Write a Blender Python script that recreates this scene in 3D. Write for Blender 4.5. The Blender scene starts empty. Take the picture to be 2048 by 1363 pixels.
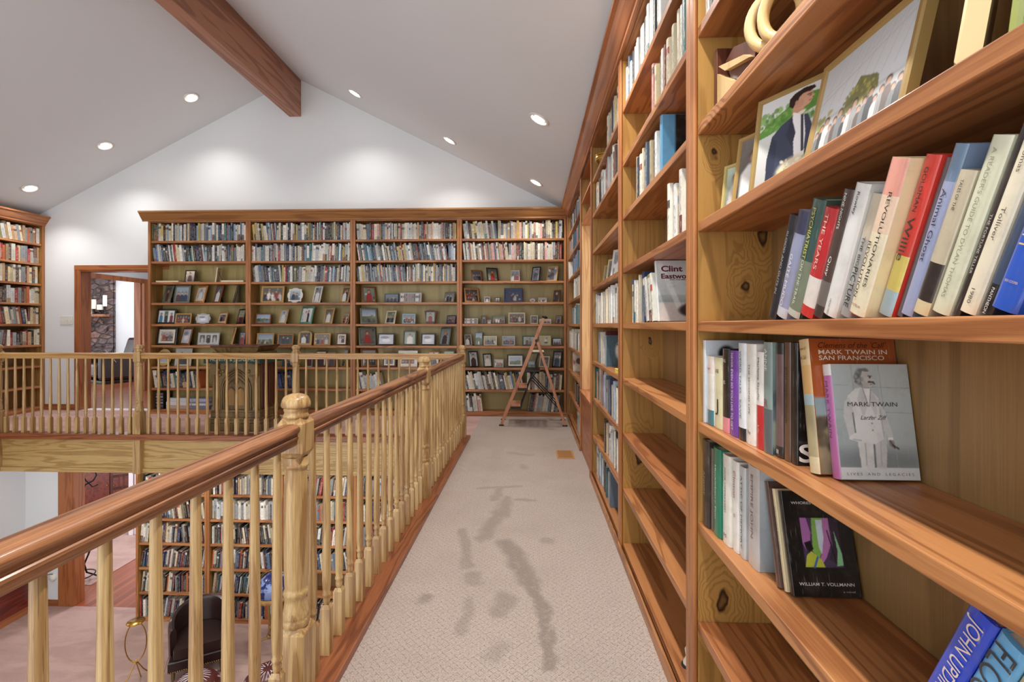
import bpy, bmesh, math, random
import numpy as np
from mathutils import Matrix, Vector, Euler
PI = math.pi
scn = bpy.context.scene
COL = scn.collection
rnd = random.Random(7)

# ------------------------------------------------------------------ camera
FP = 960.0                      # focal length in pixels of the 2048 px frame
YAW = math.atan(38 / FP)
EYE = 1.25
cd = bpy.data.cameras.new('camera')
cd.sensor_width = 36
cd.lens = FP / 2048 * 36
cd.shift_y = -32.5 / 2048
cd.clip_start = 0.05
cam = bpy.data.objects.new('camera', cd)
cam.location = (0, 0, EYE)
cam.rotation_euler = (PI / 2, 0, YAW)
COL.objects.link(cam)
scn.camera = cam

def ray(px, py):
    a, b = (px - 1024) / FP, -(py - 649) / FP
    c, s = math.cos(YAW), math.sin(YAW)
    return c * a - s, s * a + c, b
def on_x(px, X, py=649):        # a photo pixel as a point of the plane x = X
    r = ray(px, py); t = X / r[0]
    return X, r[1] * t, EYE + r[2] * t
def on_y(px, py, Y):
    r = ray(px, py); t = Y / r[1]
    return r[0] * t, Y, EYE + r[2] * t
def on_z(px, py, Z=0.0):
    r = ray(px, py); t = (Z - EYE) / r[2]
    return r[0] * t, r[1] * t, Z

# ------------------------------------------------------------------ colour and materials
def lin(c):
    c = [v / 255.0 for v in c[:3]]
    return tuple(v / 12.92 if v <= 0.04045 else ((v + 0.055) / 1.055) ** 2.4 for v in c)

class NT:
    def __init__(s, name, rough=0.5, coat=0.0, metal=0.0, spec=0.5):
        s.m = bpy.data.materials.new(name); s.m.use_nodes = True
        s.t = s.m.node_tree; s.t.nodes.clear()
        s.out = s.t.nodes.new('ShaderNodeOutputMaterial')
        s.b = s.t.nodes.new('ShaderNodeBsdfPrincipled')
        s.t.links.new(s.b.outputs[0], s.out.inputs[0])
        s.b.inputs['Roughness'].default_value = rough
        s.b.inputs['Metallic'].default_value = metal
        s.b.inputs['Specular IOR Level'].default_value = spec
        s.b.inputs['Coat Weight'].default_value = coat
        s.b.inputs['Coat Roughness'].default_value = 0.12
    def n(s, typ, **kw):
        nd = s.t.nodes.new('ShaderNode' + typ)
        for k, v in kw.items(): setattr(nd, k, v)
        return nd
    def put(s, sock, v):
        if hasattr(v, 'is_output'): s.t.links.new(v, sock)
        elif isinstance(v, (tuple, list)) and sock.type == 'RGBA' and len(v) == 3: sock.default_value = (*v, 1)
        else: sock.default_value = v
    def math(s, op, a, b=0.0, c=0.0, clamp=False):
        nd = s.n('Math', operation=op, use_clamp=clamp)
        s.put(nd.inputs[0], a); s.put(nd.inputs[1], b); s.put(nd.inputs[2], c)
        return nd.outputs[0]
    def vmath(s, op, a, b=(0, 0, 0), scale=None):
        nd = s.n('VectorMath', operation=op)
        s.put(nd.inputs[0], a); s.put(nd.inputs[1], b)
        if scale is not None: s.put(nd.inputs['Scale'], scale)
        return nd.outputs['Value'] if op in ('LENGTH', 'DISTANCE', 'DOT_PRODUCT') else nd.outputs['Vector']
    def mix(s, f, a, b, blend='MIX'):
        nd = s.n('Mix', data_type='RGBA', blend_type=blend)
        s.put(nd.inputs['Factor'], f); s.put(nd.inputs[6], a); s.put(nd.inputs[7], b)
        return nd.outputs[2]
    def noise(s, vec, scale=1.0, detail=3.0, rough=0.55, dist=0.0):
        nd = s.n('TexNoise'); s.put(nd.inputs['Vector'], vec)
        nd.inputs['Scale'].default_value = scale; nd.inputs['Detail'].default_value = detail
        nd.inputs['Roughness'].default_value = rough; nd.inputs['Distortion'].default_value = dist
        return nd.outputs['Fac']
    def rng(s, v, a, b, c=0.0, d=1.0, smooth=True):
        nd = s.n('MapRange', interpolation_type='SMOOTHSTEP' if smooth else 'LINEAR')
        s.put(nd.inputs[0], v)
        for i, x in enumerate((a, b, c, d)): nd.inputs[i + 1].default_value = x
        return nd.outputs[0]
    def base(s, c): s.put(s.b.inputs['Base Color'], c)
    def bump(s, h, strength=0.3, dist=0.01):
        nd = s.n('Bump'); nd.inputs['Strength'].default_value = strength; nd.inputs['Distance'].default_value = dist
        s.put(nd.inputs['Height'], h); s.t.links.new(nd.outputs[0], s.b.inputs['Normal'])

def plain(name, c, rough=0.5, metal=0.0, coat=0.0, var=0.06, vscale=9.0):
    t = NT(name, rough, coat, metal)
    co = t.n('TexCoord').outputs['Object']
    f = t.noise(co, vscale, 4)
    l = lin(c)
    t.base(t.mix(f, tuple(v * (1 - var) for v in l), tuple(min(1, v * (1 + var)) for v in l)))
    return t.m

def wood(name, c_light, c_dark, axis, knots=(), density=0.0, rough=0.42, coat=0.12, ring=9.0, fibre=0.35, c_red=None, pores=0.0):
    """Straight grained timber along AXIS. KNOTS: (x, y, z, radius) in object space; DENSITY: share of random knots."""
    t = NT(name, rough, coat)
    co = t.n('TexCoord').outputs['Object']
    r = t.n('ObjectInfo').outputs['Random']
    off = t.n('CombineXYZ')
    for i, k in enumerate((7.3, 11.9, 5.1)): t.put(off.inputs[i], t.math('MULTIPLY', r, k))
    p = t.vmath('ADD', co, off.outputs[0])
    along, across = 0.55, 7.0
    sc = [across] * 3; sc[axis] = along
    q = t.vmath('MULTIPLY', p, tuple(sc))
    n1 = t.noise(q, 1.0, 3.0, 0.45, 0.5)
    pull = None; core = None
    inv = [1.0] * 3; inv[axis] = 0.5
    def add_knot(d, rad):
        nonlocal pull, core
        pu = t.rng(d, rad * 0.6, rad * 5.5, 0.55, 0.0)
        cr = t.math('MULTIPLY', t.rng(d, rad * 0.85, rad * 1.3, 1.0, 0.0), t.rng(d, rad * 0.1, rad * 0.9, 0.5, 1.0))
        pull = pu if pull is None else t.math('MAXIMUM', pull, pu)
        core = cr if core is None else t.math('MAXIMUM', core, cr)
    if knots:
        wn_ = t.n('TexNoise'); wn_.inputs['Scale'].default_value = 16.0; t.put(wn_.inputs['Vector'], co)
        cw = t.vmath('ADD', co, t.vmath('SCALE', t.vmath('SUBTRACT', wn_.outputs['Color'], (0.5, 0.5, 0.5)), scale=0.05))
    for (x, y, z, rad) in knots:
        d = t.vmath('LENGTH', t.vmath('MULTIPLY', t.vmath('SUBTRACT', cw, (x, y, z)), tuple(inv)))
        add_knot(d, rad)
    if density > 0:
        v = t.n('TexVoronoi'); v.inputs['Scale'].default_value = 3.2
        sv = [1.0] * 3; sv[axis] = 0.5
        t.put(v.inputs['Vector'], t.vmath('MULTIPLY', p, tuple(sv)))
        sep = t.n('SeparateColor'); t.put(sep.inputs[0], v.outputs['Color'])
        on = t.math('LESS_THAN', sep.outputs[0], density)
        d = t.math('ADD', v.outputs['Distance'], t.math('MULTIPLY', t.math('SUBTRACT', 1.0, on), 9.0))
        add_knot(d, 0.055)
    g = n1 if pull is None else t.math('ADD', n1, pull)
    w = t.math('SINE', t.math('MULTIPLY', g, ring * 6.283))
    w = t.rng(w, -0.1, 1.0)
    sf = [230.0] * 3; sf[axis] = 5.0
    fb = t.rng(t.noise(t.vmath('MULTIPLY', p, tuple(sf)), 1.0, 3.0, 0.7), 0.32, 0.68, smooth=False)
    big = t.noise(t.vmath('MULTIPLY', p, tuple([2.2 if i != axis else 0.5 for i in range(3)])), 1.0, 1.0)
    f = t.math('ADD', t.math('MULTIPLY', w, 0.62), t.math('MULTIPLY', fb, fibre), clamp=True)
    a, b = lin(c_light), lin(c_dark)
    c = t.mix(f, a, b)
    if c_red: c = t.mix(t.rng(big, 0.42, 0.68, 0.0, 0.6), c, t.mix(f, lin(c_red), tuple(v * 0.6 for v in lin(c_red))))
    else: c = t.mix(t.rng(big, 0.35, 0.7, 0.0, 0.25), c, b)
    if core is not None:
        c = t.mix(core, c, lin((46, 22, 12)))
    if pores:
        sp_ = [420.0] * 3; sp_[axis] = 16.0
        po = t.noise(t.vmath('MULTIPLY', p, tuple(sp_)), 1.0, 1.0, 0.5)
        pm = t.math('MULTIPLY', t.rng(po, 0.60, 0.72), t.rng(w, 0.1, 0.8, 0.25, 1.0))
        c = t.mix(t.math('MULTIPLY', pm, pores), c, tuple(v * 0.3 for v in b))
    t.base(c)
    t.bump(f, 0.08, 0.004)
    return t.m

def attr_mat(name, rough=0.4, coat=0.0, ink=False, metal=0.0, wear=False):
    """Paint, print and cloth whose colours are stored per face; INK breaks title bands into lettering like marks."""
    t = NT(name, rough, coat, metal)
    a = t.n('Attribute', attribute_name='Col')
    c = a.outputs['Color']
    if ink:
        pos = t.n('NewGeometry').outputs['Position']
        n = t.noise(t.vmath('MULTIPLY', pos, (330, 330, 62)), 1.0, 2.0, 0.6)
        bw = t.n('RGBToBW'); t.put(bw.inputs[0], c)
        light = t.math('GREATER_THAN', bw.outputs[0], 0.16)
        ik = t.mix(light, (0.72, 0.66, 0.5), (0.03, 0.03, 0.04))
        m = t.math('MULTIPLY', t.rng(n, 0.5, 0.56), a.outputs['Alpha'])
        c = t.mix(t.math('MULTIPLY', m, 0.5), c, ik)
        d = t.noise(pos, 40.0, 2.0)
        c = t.mix(t.rng(d, 0.3, 0.7, 0.0, 0.12), c, (0.06, 0.05, 0.04))
    if wear:
        co = t.n('TexCoord').outputs['Object']
        c = t.mix(t.rng(t.noise(co, 26, 5, 0.65), 0.45, 0.75, 0.0, 0.22), c, (0.16, 0.13, 0.10))
        c = t.mix(t.rng(t.noise(t.vmath('MULTIPLY', co, (300, 300, 20)), 1, 2), 0.62, 0.8, 0.0, 0.25), c, (0.8, 0.78, 0.72))
    t.base(c)
    return t.m

M = {}
M['jacket'] = attr_mat('glossy_jacket', 0.3, 0.6, wear=True)
M['cloth'] = attr_mat('printed_spines', 0.45, 0.08, ink=True)
M['print'] = attr_mat('photographic_print', 0.35, 0.5)
M['paint'] = attr_mat('finished_frame', 0.33, 0.2)
M['matte'] = attr_mat('matte_finish', 0.7, 0.0)
t = NT('page_edges', 0.8)
pz = t.n('TexCoord').outputs['Object']
t.base(t.mix(t.noise(t.vmath('MULTIPLY', pz, (900, 40, 40)), 1, 1), lin((232, 220, 196)), lin((205, 190, 160)))); M['pages'] = t.m

def S(cl, cd, ax, **k): return dict(c_light=cl, c_dark=cd, axis=ax, **k)
PINE_L, PINE_D, PINE_R = (194, 134, 82), (136, 80, 42), (158, 92, 54)
M['pine_y'] = wood('pine_shelf_boards_deep', PINE_L, PINE_D, 1, density=0.16, c_red=PINE_R)
M['pine_x'] = wood('pine_shelf_boards_wide', PINE_L, PINE_D, 0, density=0.16, c_red=PINE_R)
M['pine_z'] = wood('pine_uprights', (176, 132, 72), (136, 98, 48), 2, density=0.10)
M['stile_z'] = wood('face_frame_strips', (186, 124, 72), (146, 88, 46), 2, ring=5)
M['ply_z'] = wood('veneered_back_boards', (158, 124, 76), (128, 98, 58), 2, ring=4, fibre=0.55, rough=0.5)
M['ply_green'] = wood('olive_back_boards', (178, 162, 106), (152, 136, 82), 2, ring=3, fibre=0.6, rough=0.5)
M['crown_y'] = wood('crown_wood_deep', (188, 124, 80), (146, 88, 52), 1, ring=5)
M['crown_x'] = wood('crown_wood_wide', (172, 120, 66), (134, 86, 44), 0, ring=5)
M['oak_z'] = wood('turned_oak', (208, 178, 122), (160, 122, 76), 2, ring=9, fibre=0.8, rough=0.36, coat=0.25, pores=0.6)
M['rail_y'] = wood('handrail_oak_deep', (184, 128, 86), (112, 68, 42), 1, ring=9, fibre=0.8, rough=0.44, coat=0.14, pores=0.8)
M['rail_x'] = wood('handrail_oak_wide', (206, 168, 108), (164, 118, 66), 0, ring=6, fibre=0.7, rough=0.3, coat=0.35)
M['sill_y'] = wood('sill_oak_deep', (166, 100, 62), (112, 58, 32), 1, ring=9, fibre=0.7, rough=0.38, coat=0.2, pores=0.7)
M['sill_x'] = wood('sill_oak_wide', (166, 100, 62), (112, 58, 32), 0, ring=9, fibre=0.7, rough=0.38, coat=0.2, pores=0.7)
M['fascia_x'] = wood('fascia_oak_wide', (206, 176, 116), (164, 128, 74), 0, ring=9, fibre=0.6, rough=0.4, coat=0.2, pores=0.5)
M['fascia_y'] = wood('fascia_oak_deep', (150, 106, 60), (110, 70, 36), 1, ring=8, fibre=0.6, rough=0.4, coat=0.2)
M['jamb_z'] = wood('window_jamb_oak', (214, 172, 122), (182, 134, 84), 2, ring=7, fibre=0.6)
M['casing_z'] = wood('door_casing_wood', (172, 106, 60), (132, 72, 38), 2, ring=5)
M['casing_x'] = wood('door_head_wood', (172, 106, 60), (132, 72, 38), 0, ring=5)
M['casing_y'] = wood('cabinet_fir', (186, 118, 74), (146, 84, 48), 1, ring=6)
M['beam_y'] = wood('ridge_beam_timber', (186, 130, 100), (136, 86, 62), 1, density=0.2, ring=4, rough=0.5)
M['ladder_z'] = wood('ladder_beech', (206, 146, 112), (172, 112, 82), 2, ring=4)
M['dark_oak'] = wood('old_dark_oak', (140, 114, 64), (88, 66, 34), 2, ring=5, fibre=0.6, rough=0.4, coat=0.2)
M['dark_red'] = wood('mahogany_side', (98, 46, 26), (62, 26, 16), 2, ring=4, rough=0.35, coat=0.3)
M['gilt_oak'] = wood('light_arch_oak', (176, 136, 72), (140, 100, 48), 2, ring=4, rough=0.4)
M['mahogany_y'] = wood('mahogany_top', (128, 52, 38), (84, 28, 20), 1, ring=4, rough=0.3, coat=0.4)
M['art_dark'] = wood('walnut_blocks', (96, 50, 34), (60, 28, 18), 2, ring=5, rough=0.35)
M['art_light'] = wood('maple_blocks', (226, 200, 146), (202, 168, 112), 2, ring=4, rough=0.35)
M['wall'] = plain('white_wall_paint', (226, 230, 233), 0.7, var=0.012, vscale=1.5)
M['ceiling'] = plain('white_ceiling_paint', (226, 231, 234), 0.8, var=0.012, vscale=1.5)
M['black'] = plain('black_plastic', (24, 24, 25), 0.4)
M['iron'] = plain('wrought_iron', (26, 20, 18), 0.4, metal=0.3)
M['brass'] = plain('brass', (196, 152, 70), 0.25, metal=1.0)
M['white_plastic'] = plain('white_plastic', (226, 224, 216), 0.35)
M['wax'] = plain('candle_wax', (238, 232, 216), 0.5)
M['steel'] = plain('nickel', (190, 190, 190), 0.25, metal=1.0)
M['white_trim'] = plain('white_trim_paint', (226, 220, 224), 0.5)
M['rush'] = plain('cream_card', (224, 212, 184), 0.6)
t = NT('leather', 0.32, 0.25)
co = t.n('TexCoord').outputs['Object']
t.base(t.mix(t.noise(co, 14, 4), lin((30, 18, 16)), lin((52, 31, 27)))); t.bump(t.noise(co, 180, 2), 0.15, 0.002); M['leather'] = t.m
t = NT('burgundy_leather', 0.4, 0.1)
co = t.n('TexCoord').outputs['Object']
t.base(t.mix(t.noise(co, 14, 4), lin((72, 26, 24)), lin((104, 44, 38)))); M['pouf'] = t.m
t = NT('globe_map', 0.3, 0.4)
co = t.n('TexCoord').outputs['Object']
t.base(t.mix(t.rng(t.noise(co, 9, 5), 0.5, 0.54), lin((22, 34, 92)), lin((120, 140, 190)))); M['globe'] = t.m
t = NT('field_stone', 0.75)
co = t.n('TexCoord').outputs['Object']
v = t.n('TexVoronoi', feature='DISTANCE_TO_EDGE'); v.inputs['Scale'].default_value = 1.0
t.put(v.inputs['Vector'], t.vmath('MULTIPLY', co, (3.6, 3.6, 7.5)))
v2 = t.n('TexVoronoi'); v2.inputs['Scale'].default_value = 1.0
t.put(v2.inputs['Vector'], t.vmath('MULTIPLY', co, (3.6, 3.6, 7.5)))
sp = t.n('SeparateColor'); t.put(sp.inputs[0], v2.outputs['Color'])
st = t.mix(sp.outputs[0], lin((92, 72, 70)), lin((170, 132, 116)))
st = t.mix(t.math('MULTIPLY', sp.outputs[1], 0.6), st, lin((112, 112, 122)))
st = t.mix(t.rng(t.noise(co, 12, 4), 0.35, 0.7, 0, 0.5), st, lin((70, 50, 44)))
e = t.rng(v.outputs['Distance'], 0.02, 0.09)
t.base(t.mix(e, lin((84, 76, 74)), st)); t.bump(e, 0.9, 0.05); M['stone'] = t.m
def planks(name, a, b, w=0.083, ax=0):
    t = NT(name, 0.3, 0.25)
    co = t.n('TexCoord').outputs['Object']
    s = t.n('SeparateXYZ'); t.put(s.inputs[0], co)
    u = t.math('DIVIDE', s.outputs[ax], w)
    idx = t.math('FLOOR', u)
    wn = t.n('TexWhiteNoise', noise_dimensions='1D'); t.put(wn.inputs['W'], idx)
    sc = [40.0, 40.0, 40.0]; sc[1 - ax] = 1.5
    g = t.noise(t.vmath('MULTIPLY', co, tuple(sc)), 1, 3)
    f = t.math('ADD', t.math('MULTIPLY', wn.outputs['Value'], 0.6), t.math('MULTIPLY', g, 0.4))
    gap = t.math('LESS_THAN', t.math('FRACT', u), 0.04)
    t.base(t.mix(gap, t.mix(f, lin(a), lin(b)), lin((50, 22, 14))))
    return t.m
M['hardwood'] = planks('hardwood_planks', (178, 98, 60), (118, 56, 34))
# carpets
def carpet(name, a, b, stains=(), loops=True, nap=None):
    t = NT(name, 0.95, spec=0.1)
    co = t.n('TexCoord').outputs['Object']
    s = t.n('SeparateXYZ'); t.put(s.inputs[0], co)
    wob = t.math('MULTIPLY', t.math('SUBTRACT', t.noise(co, 30, 2), 0.5), 0.35)
    u = t.math('ADD', t.math('MULTIPLY', t.math('ADD', s.outputs[0], s.outputs[1]), 30.0), wob)
    v = t.math('ADD', t.math('MULTIPLY', t.math('SUBTRACT', s.outputs[0], s.outputs[1]), 30.0), wob)
    fu = t.math('ABSOLUTE', t.math('SUBTRACT', t.math('FRACT', u), 0.5))
    fv = t.math('ABSOLUTE', t.math('SUBTRACT', t.math('FRACT', v), 0.5))
    line = t.math('MINIMUM', fu, fv)
    line = t.rng(line, 0.03, 0.13, 1.0, 0.0)
    sq = t.math('MAXIMUM', fu, fv)          # small square loops in the middle of each lozenge
    cu = t.math('SUBTRACT', 0.5, fu); cv = t.math('SUBTRACT', 0.5, fv)
    rg = t.math('MAXIMUM', cu, cv)
    ringm = t.rng(t.math('ABSOLUTE', t.math('SUBTRACT', rg, 0.2)), 0.02, 0.1, 1.0, 0.0)
    pat = t.math('MAXIMUM', line, t.math('MULTIPLY', ringm, 0.7))
    vo = t.n('TexVoronoi'); vo.inputs['Scale'].default_value = 150.0; t.put(vo.inputs['Vector'], co)
    tuft = t.rng(vo.outputs['Distance'], 0.1, 0.75)
    pat = t.math('MULTIPLY', pat, t.rng(t.noise(co, 120, 2), 0.38, 0.6))
    c = t.mix(t.math('MULTIPLY', tuft, 0.35), lin(a), lin(b))
    if loops: c = t.mix(t.math('MULTIPLY', pat, 0.75), c, tuple(x * 0.45 for x in lin(b)))
    big = t.noise(co, 1.6, 4, 0.6)
    c = t.mix(t.rng(big, 0.4, 0.72, 0.0, 0.35), c, tuple(x * 0.8 for x in lin(b)))
    if nap:
        nn = t.noise(t.vmath('MULTIPLY', co, nap), 1, 3, 0.6, 0.6)
        c = t.mix(t.rng(nn, 0.42, 0.62, 0.0, 0.45), c, tuple(x * 0.78 for x in lin(b)))
    m = None
    if stains:
        wv = t.n('TexNoise'); wv.inputs['Scale'].default_value = 9.0; wv.inputs['Detail'].default_value = 4; t.put(wv.inputs['Vector'], co)
        p = t.vmath('ADD', co, t.vmath('SCALE', t.vmath('SUBTRACT', wv.outputs['Color'], (0.5, 0.5, 0.5)), scale=0.09))
        p = t.vmath('MULTIPLY', p, (1, 1, 0))
        for (x0, y0, x1, y1, r, k) in stains:
            ba = (x1 - x0, y1 - y0, 0); L2 = ba[0] ** 2 + ba[1] ** 2 + 1e-6
            pa = t.vmath('SUBTRACT', p, (x0, y0, 0))
            h = t.math('DIVIDE', t.vmath('DOT_PRODUCT', pa, ba), L2, clamp=True)
            d = t.vmath('LENGTH', t.vmath('SUBTRACT', pa, t.vmath('SCALE', ba, scale=h)))
            q = t.rng(d, r * 0.25, r * 1.1, k, 0.0)
            m = q if m is None else t.math('MAXIMUM', m, q)
        m = t.math('MULTIPLY', m, t.rng(t.noise(co, 22, 4), 0.2, 0.5, 0.4, 0.85))
        c = t.mix(m, c, tuple(x * 0.56 for x in lin(b)))
    t.base(c)
    h = t.math('SUBTRACT', t.math('SUBTRACT', 1.0, t.math('MULTIPLY', tuft, 0.5)), pat)
    t.bump(h, 0.35, 0.006)
    return t.m
def seg(ax, ay, bx, by, r, k):
    a, b = on_z(ax, ay), on_z(bx, by)
    return (a[0], a[1], b[0], b[1], r, k)
STAINS = [seg(935, 1130, 925, 1060, .045, .55), seg(965, 1075, 1010, 1010, .07, .6), seg(1010, 1030, 1012, 995, .05, .55),
          seg(1012, 1085, 1060, 1160, .075, .8), seg(1060, 1160, 1088, 1220, .05, .85), seg(1085, 1205, 1103, 1335, .035, .85),
          seg(848, 1200, 852, 1196, .05, .7), seg(1092, 1082, 1098, 1080, .05, .5), seg(1000, 1225, 1010, 1195, .06, .6),
          seg(950, 1160, 945, 1150, .06, .55), seg(938, 1200, 925, 1260, .04, .5), seg(985, 1310, 1000, 1290, .06, .45),
          seg(960, 975, 1040, 972, .035, .5), seg(1030, 999, 1065, 1000, .03, .5), seg(990, 1000, 1000, 975, .05, .5),
          seg(1020, 905, 1060, 910, .05, .35), seg(1050, 935, 1045, 930, .05, .35)]
M['carpet'] = carpet('corridor_carpet', (196, 182, 172), (178, 163, 153), STAINS)
M['carpet_low'] = carpet('lower_carpet', (204, 174, 164), (182, 150, 140), (), False, nap=(1.2, 3.5, 1))
M['carpet_pink'] = carpet('walkway_carpet', (212, 178, 170), (194, 156, 148), (), False, nap=(1.2, 4, 1))
t = NT('lamp_glow', 0.5); t.b.inputs['Emission Color'].default_value = (1.0, 0.93, 0.82, 1); t.b.inputs['Emission Strength'].default_value = 22.0; M['glow'] = t.m
t = NT('window_pane', 0.02); tr = t.n('BsdfTransparent'); gl = t.n('BsdfGlossy'); gl.inputs['Roughness'].default_value = 0.02; mx = t.n('MixShader'); mx.inputs[0].default_value = 0.06
t.t.links.new(tr.outputs[0], mx.inputs[1]); t.t.links.new(gl.outputs[0], mx.inputs[2]); t.t.links.new(mx.outputs[0], t.out.inputs[0]); M['glass'] = t.m

# ------------------------------------------------------------------ mesh building
class MB:
    """Collects faces with a material, a colour and a smooth flag; build() links them as ONE object."""
    def __init__(s): s.v = []; s.f = []; s.mi = []; s.c = []; s.sm = []; s.mats = []
    def mat(s, m):
        if m not in s.mats: s.mats.append(m)
        return s.mats.index(m)
    def add(s, verts, faces, m, col=(1, 1, 1), T=None, smooth=False, cols=None):
        k = len(s.v); mi = s.mat(m)
        s.v += [tuple(T @ Vector(v)) for v in verts] if T is not None else [tuple(v) for v in verts]
        for i, f in enumerate(faces):
            s.f.append([k + j for j in f]); s.mi.append(mi); s.sm.append(smooth)
            s.c.append(cols[i] if cols is not None else col)
    def box(s, x0, x1, y0, y1, z0, z1, m, col=(1, 1, 1), T=None):
        v = [(x, y, z) for z in (z0, z1) for y in (y0, y1) for x in (x0, x1)]
        f = [(0, 2, 3, 1), (4, 5, 7, 6), (0, 1, 5, 4), (2, 6, 7, 3), (0, 4, 6, 2), (1, 3, 7, 5)]
        s.add(v, f, m, col, T)
    def prism(s, poly, h0, h1, m, col=(1, 1, 1), T=None, smooth=False):
        """poly in the local xy plane, counter-clockwise, extruded along z."""
        n = len(poly)
        v = [(x, y, h0) for x, y in poly] + [(x, y, h1) for x, y in poly]
        f = [tuple(range(n))[::-1], tuple(range(n, 2 * n))]
        s.add(v, f, m, col, T)
        s.add(v, [(i, (i + 1) % n, n + (i + 1) % n, n + i) for i in range(n)], m, col, T, smooth)
    def lathe(s, prof, m, n=20, col=(1, 1, 1), T=None, smooth=True, cap=True):
        v, f = [], []
        for r, z in prof:
            v += [(r * math.cos(2 * PI * i / n), r * math.sin(2 * PI * i / n), z) for i in range(n)]
        for k in range(len(prof) - 1):
            for i in range(n):
                j = (i + 1) % n
                f.append((k * n + i, k * n + j, (k + 1) * n + j, (k + 1) * n + i))
        s.add(v, f, m, col, T, smooth)
        if cap:
            s.add(v[:n], [tuple(range(n))[::-1]], m, col, T); s.add(v[-n:], [tuple(range(n))], m, col, T)
    def tube(s, pts, r, m, n=8, col=(1, 1, 1), T=None, closed=False):
        pts = [Vector(p) for p in pts]; N = len(pts); v, f = [], []
        up = Vector((0, 0, 1)); prev = None
        for i, p in enumerate(pts):
            a = pts[(i - 1) % N] if closed or i else p; b = pts[(i + 1) % N] if closed or i < N - 1 else p
            d = (b - a).normalized()
            if prev is None:
                x = d.cross(up)
                if x.length < 1e-3: x = d.cross(Vector((1, 0, 0)))
            else: x = prev - d * prev.dot(d)
            x.normalize(); prev = x; y = d.cross(x)
            rr = r[i] if isinstance(r, (list, tuple)) else r
            v += [tuple(p + x * rr * math.cos(2 * PI * k / n) + y * rr * math.sin(2 * PI * k / n)) for k in range(n)]
        for i in range(N if closed else N - 1):
            o, q = i * n, ((i + 1) % N) * n
            for k in range(n):
                j = (k + 1) % n
                f.append((o + k, q + k, q + j, o + j))
        s.add(v, f, m, col, T, True)
        if not closed:
            s.add(v[:n], [tuple(range(n))], m, col, T); s.add(v[-n:], [tuple(range(n))[::-1]], m, col, T)
    def bar(s, a, b, w, h, m, col=(1, 1, 1), T=None, up=(0, 0, 1)):
        """a straight rectangular bar from a to b, w along (dir x up), h along the other axis"""
        a, b = Vector(a), Vector(b); d = (b - a).normalized(); x = d.cross(Vector(up)).normalized(); y = x.cross(d)
        v = []
        for p in (a, b):
            v += [tuple(p + x * (w / 2) * i + y * (h / 2) * j) for i, j in ((-1, -1), (1, -1), (1, 1), (-1, 1))]
        s.add(v, [(0, 3, 2, 1), (4, 5, 6, 7), (0, 1, 5, 4), (1, 2, 6, 5), (2, 3, 7, 6), (3, 0, 4, 7)], m, col, T)
    def picture(s, px, o, U, V, m, T=None):
        """px: array h x w x 3 (sRGB 0..1, row 0 at the bottom) laid as a grid from o along U and V"""
        h, w = px.shape[:2]; o, U, V = Vector(o), Vector(U), Vector(V)
        v = [tuple(o + U * (i / w) + V * (j / h)) for j in range(h + 1) for i in range(w + 1)]
        f = [(j * (w + 1) + i, j * (w + 1) + i + 1, (j + 1) * (w + 1) + i + 1, (j + 1) * (w + 1) + i) for j in range(h) for i in range(w)]
        a = np.clip(px, 0, 1); a = np.where(a <= 0.04045, a / 12.92, ((a + 0.055) / 1.055) ** 2.4)
        p = np.pad(a, ((1, 1), (1, 1), (0, 0)), mode='edge')
        q = (p[:-1, :-1] + p[1:, :-1] + p[:-1, 1:] + p[1:, 1:]) / 4     # corner colours, so the print is smooth
        cols = [[tuple(q[j, i]), tuple(q[j, i + 1]), tuple(q[j + 1, i + 1]), tuple(q[j + 1, i])] for j in range(h) for i in range(w)]
        s.add(v, f, m, T=T, cols=cols)
    def build(s, name, parent=None, bevel=0.0, split=False):
        me = bpy.data.meshes.new(name)
        me.from_pydata(s.v, [], s.f)
        for m in s.mats: me.materials.append(M[m])
        me.polygons.foreach_set('material_index', s.mi)
        me.polygons.foreach_set('use_smooth', s.sm)
        if any(m in ('jacket', 'cloth', 'print', 'paint', 'matte') for m in s.mats):
            at = me.color_attributes.new('Col', 'FLOAT_COLOR', 'CORNER')
            buf = []
            for f, c in zip(s.f, s.c):
                if isinstance(c, list):
                    for k in c: buf += (k[0], k[1], k[2], 0.0)
                else:
                    q = (c[0], c[1], c[2], c[3] if len(c) > 3 else 0.0)
                    for _ in f: buf += q
            at.data.foreach_set('color', buf)
        me.update()
        o = bpy.data.objects.new(name, me); COL.objects.link(o)
        if parent is not None: o.parent = parent
        if bevel:
            b = o.modifiers.new('soft_edges', 'BEVEL'); b.width = bevel; b.segments = 2; b.limit_method = 'ANGLE'; b.angle_limit = 0.9
        if split:
            b = o.modifiers.new('crisp_edges', 'EDGE_SPLIT'); b.split_angle = 0.7
        return o

def tag(o, label, cat, group=None, kind=None):
    o['label'] = label; o['category'] = cat
    if group: o['group'] = group
    if kind: o['kind'] = kind
    return o
def empty(name, loc=(0, 0, 0), rz=0.0, rx=0.0):
    o = bpy.data.objects.new(name, None); COL.objects.link(o)
    o.location = loc; o.rotation_euler = (rx, 0, rz); o.empty_display_size = 0.05
    return o
def structure(mb, name, label, cat, bevel=0.0):
    return tag(mb.build(name, bevel=bevel), label, cat, kind='structure')
def T_loc(x, y, z): return Matrix.Translation((x, y, z))

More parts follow.
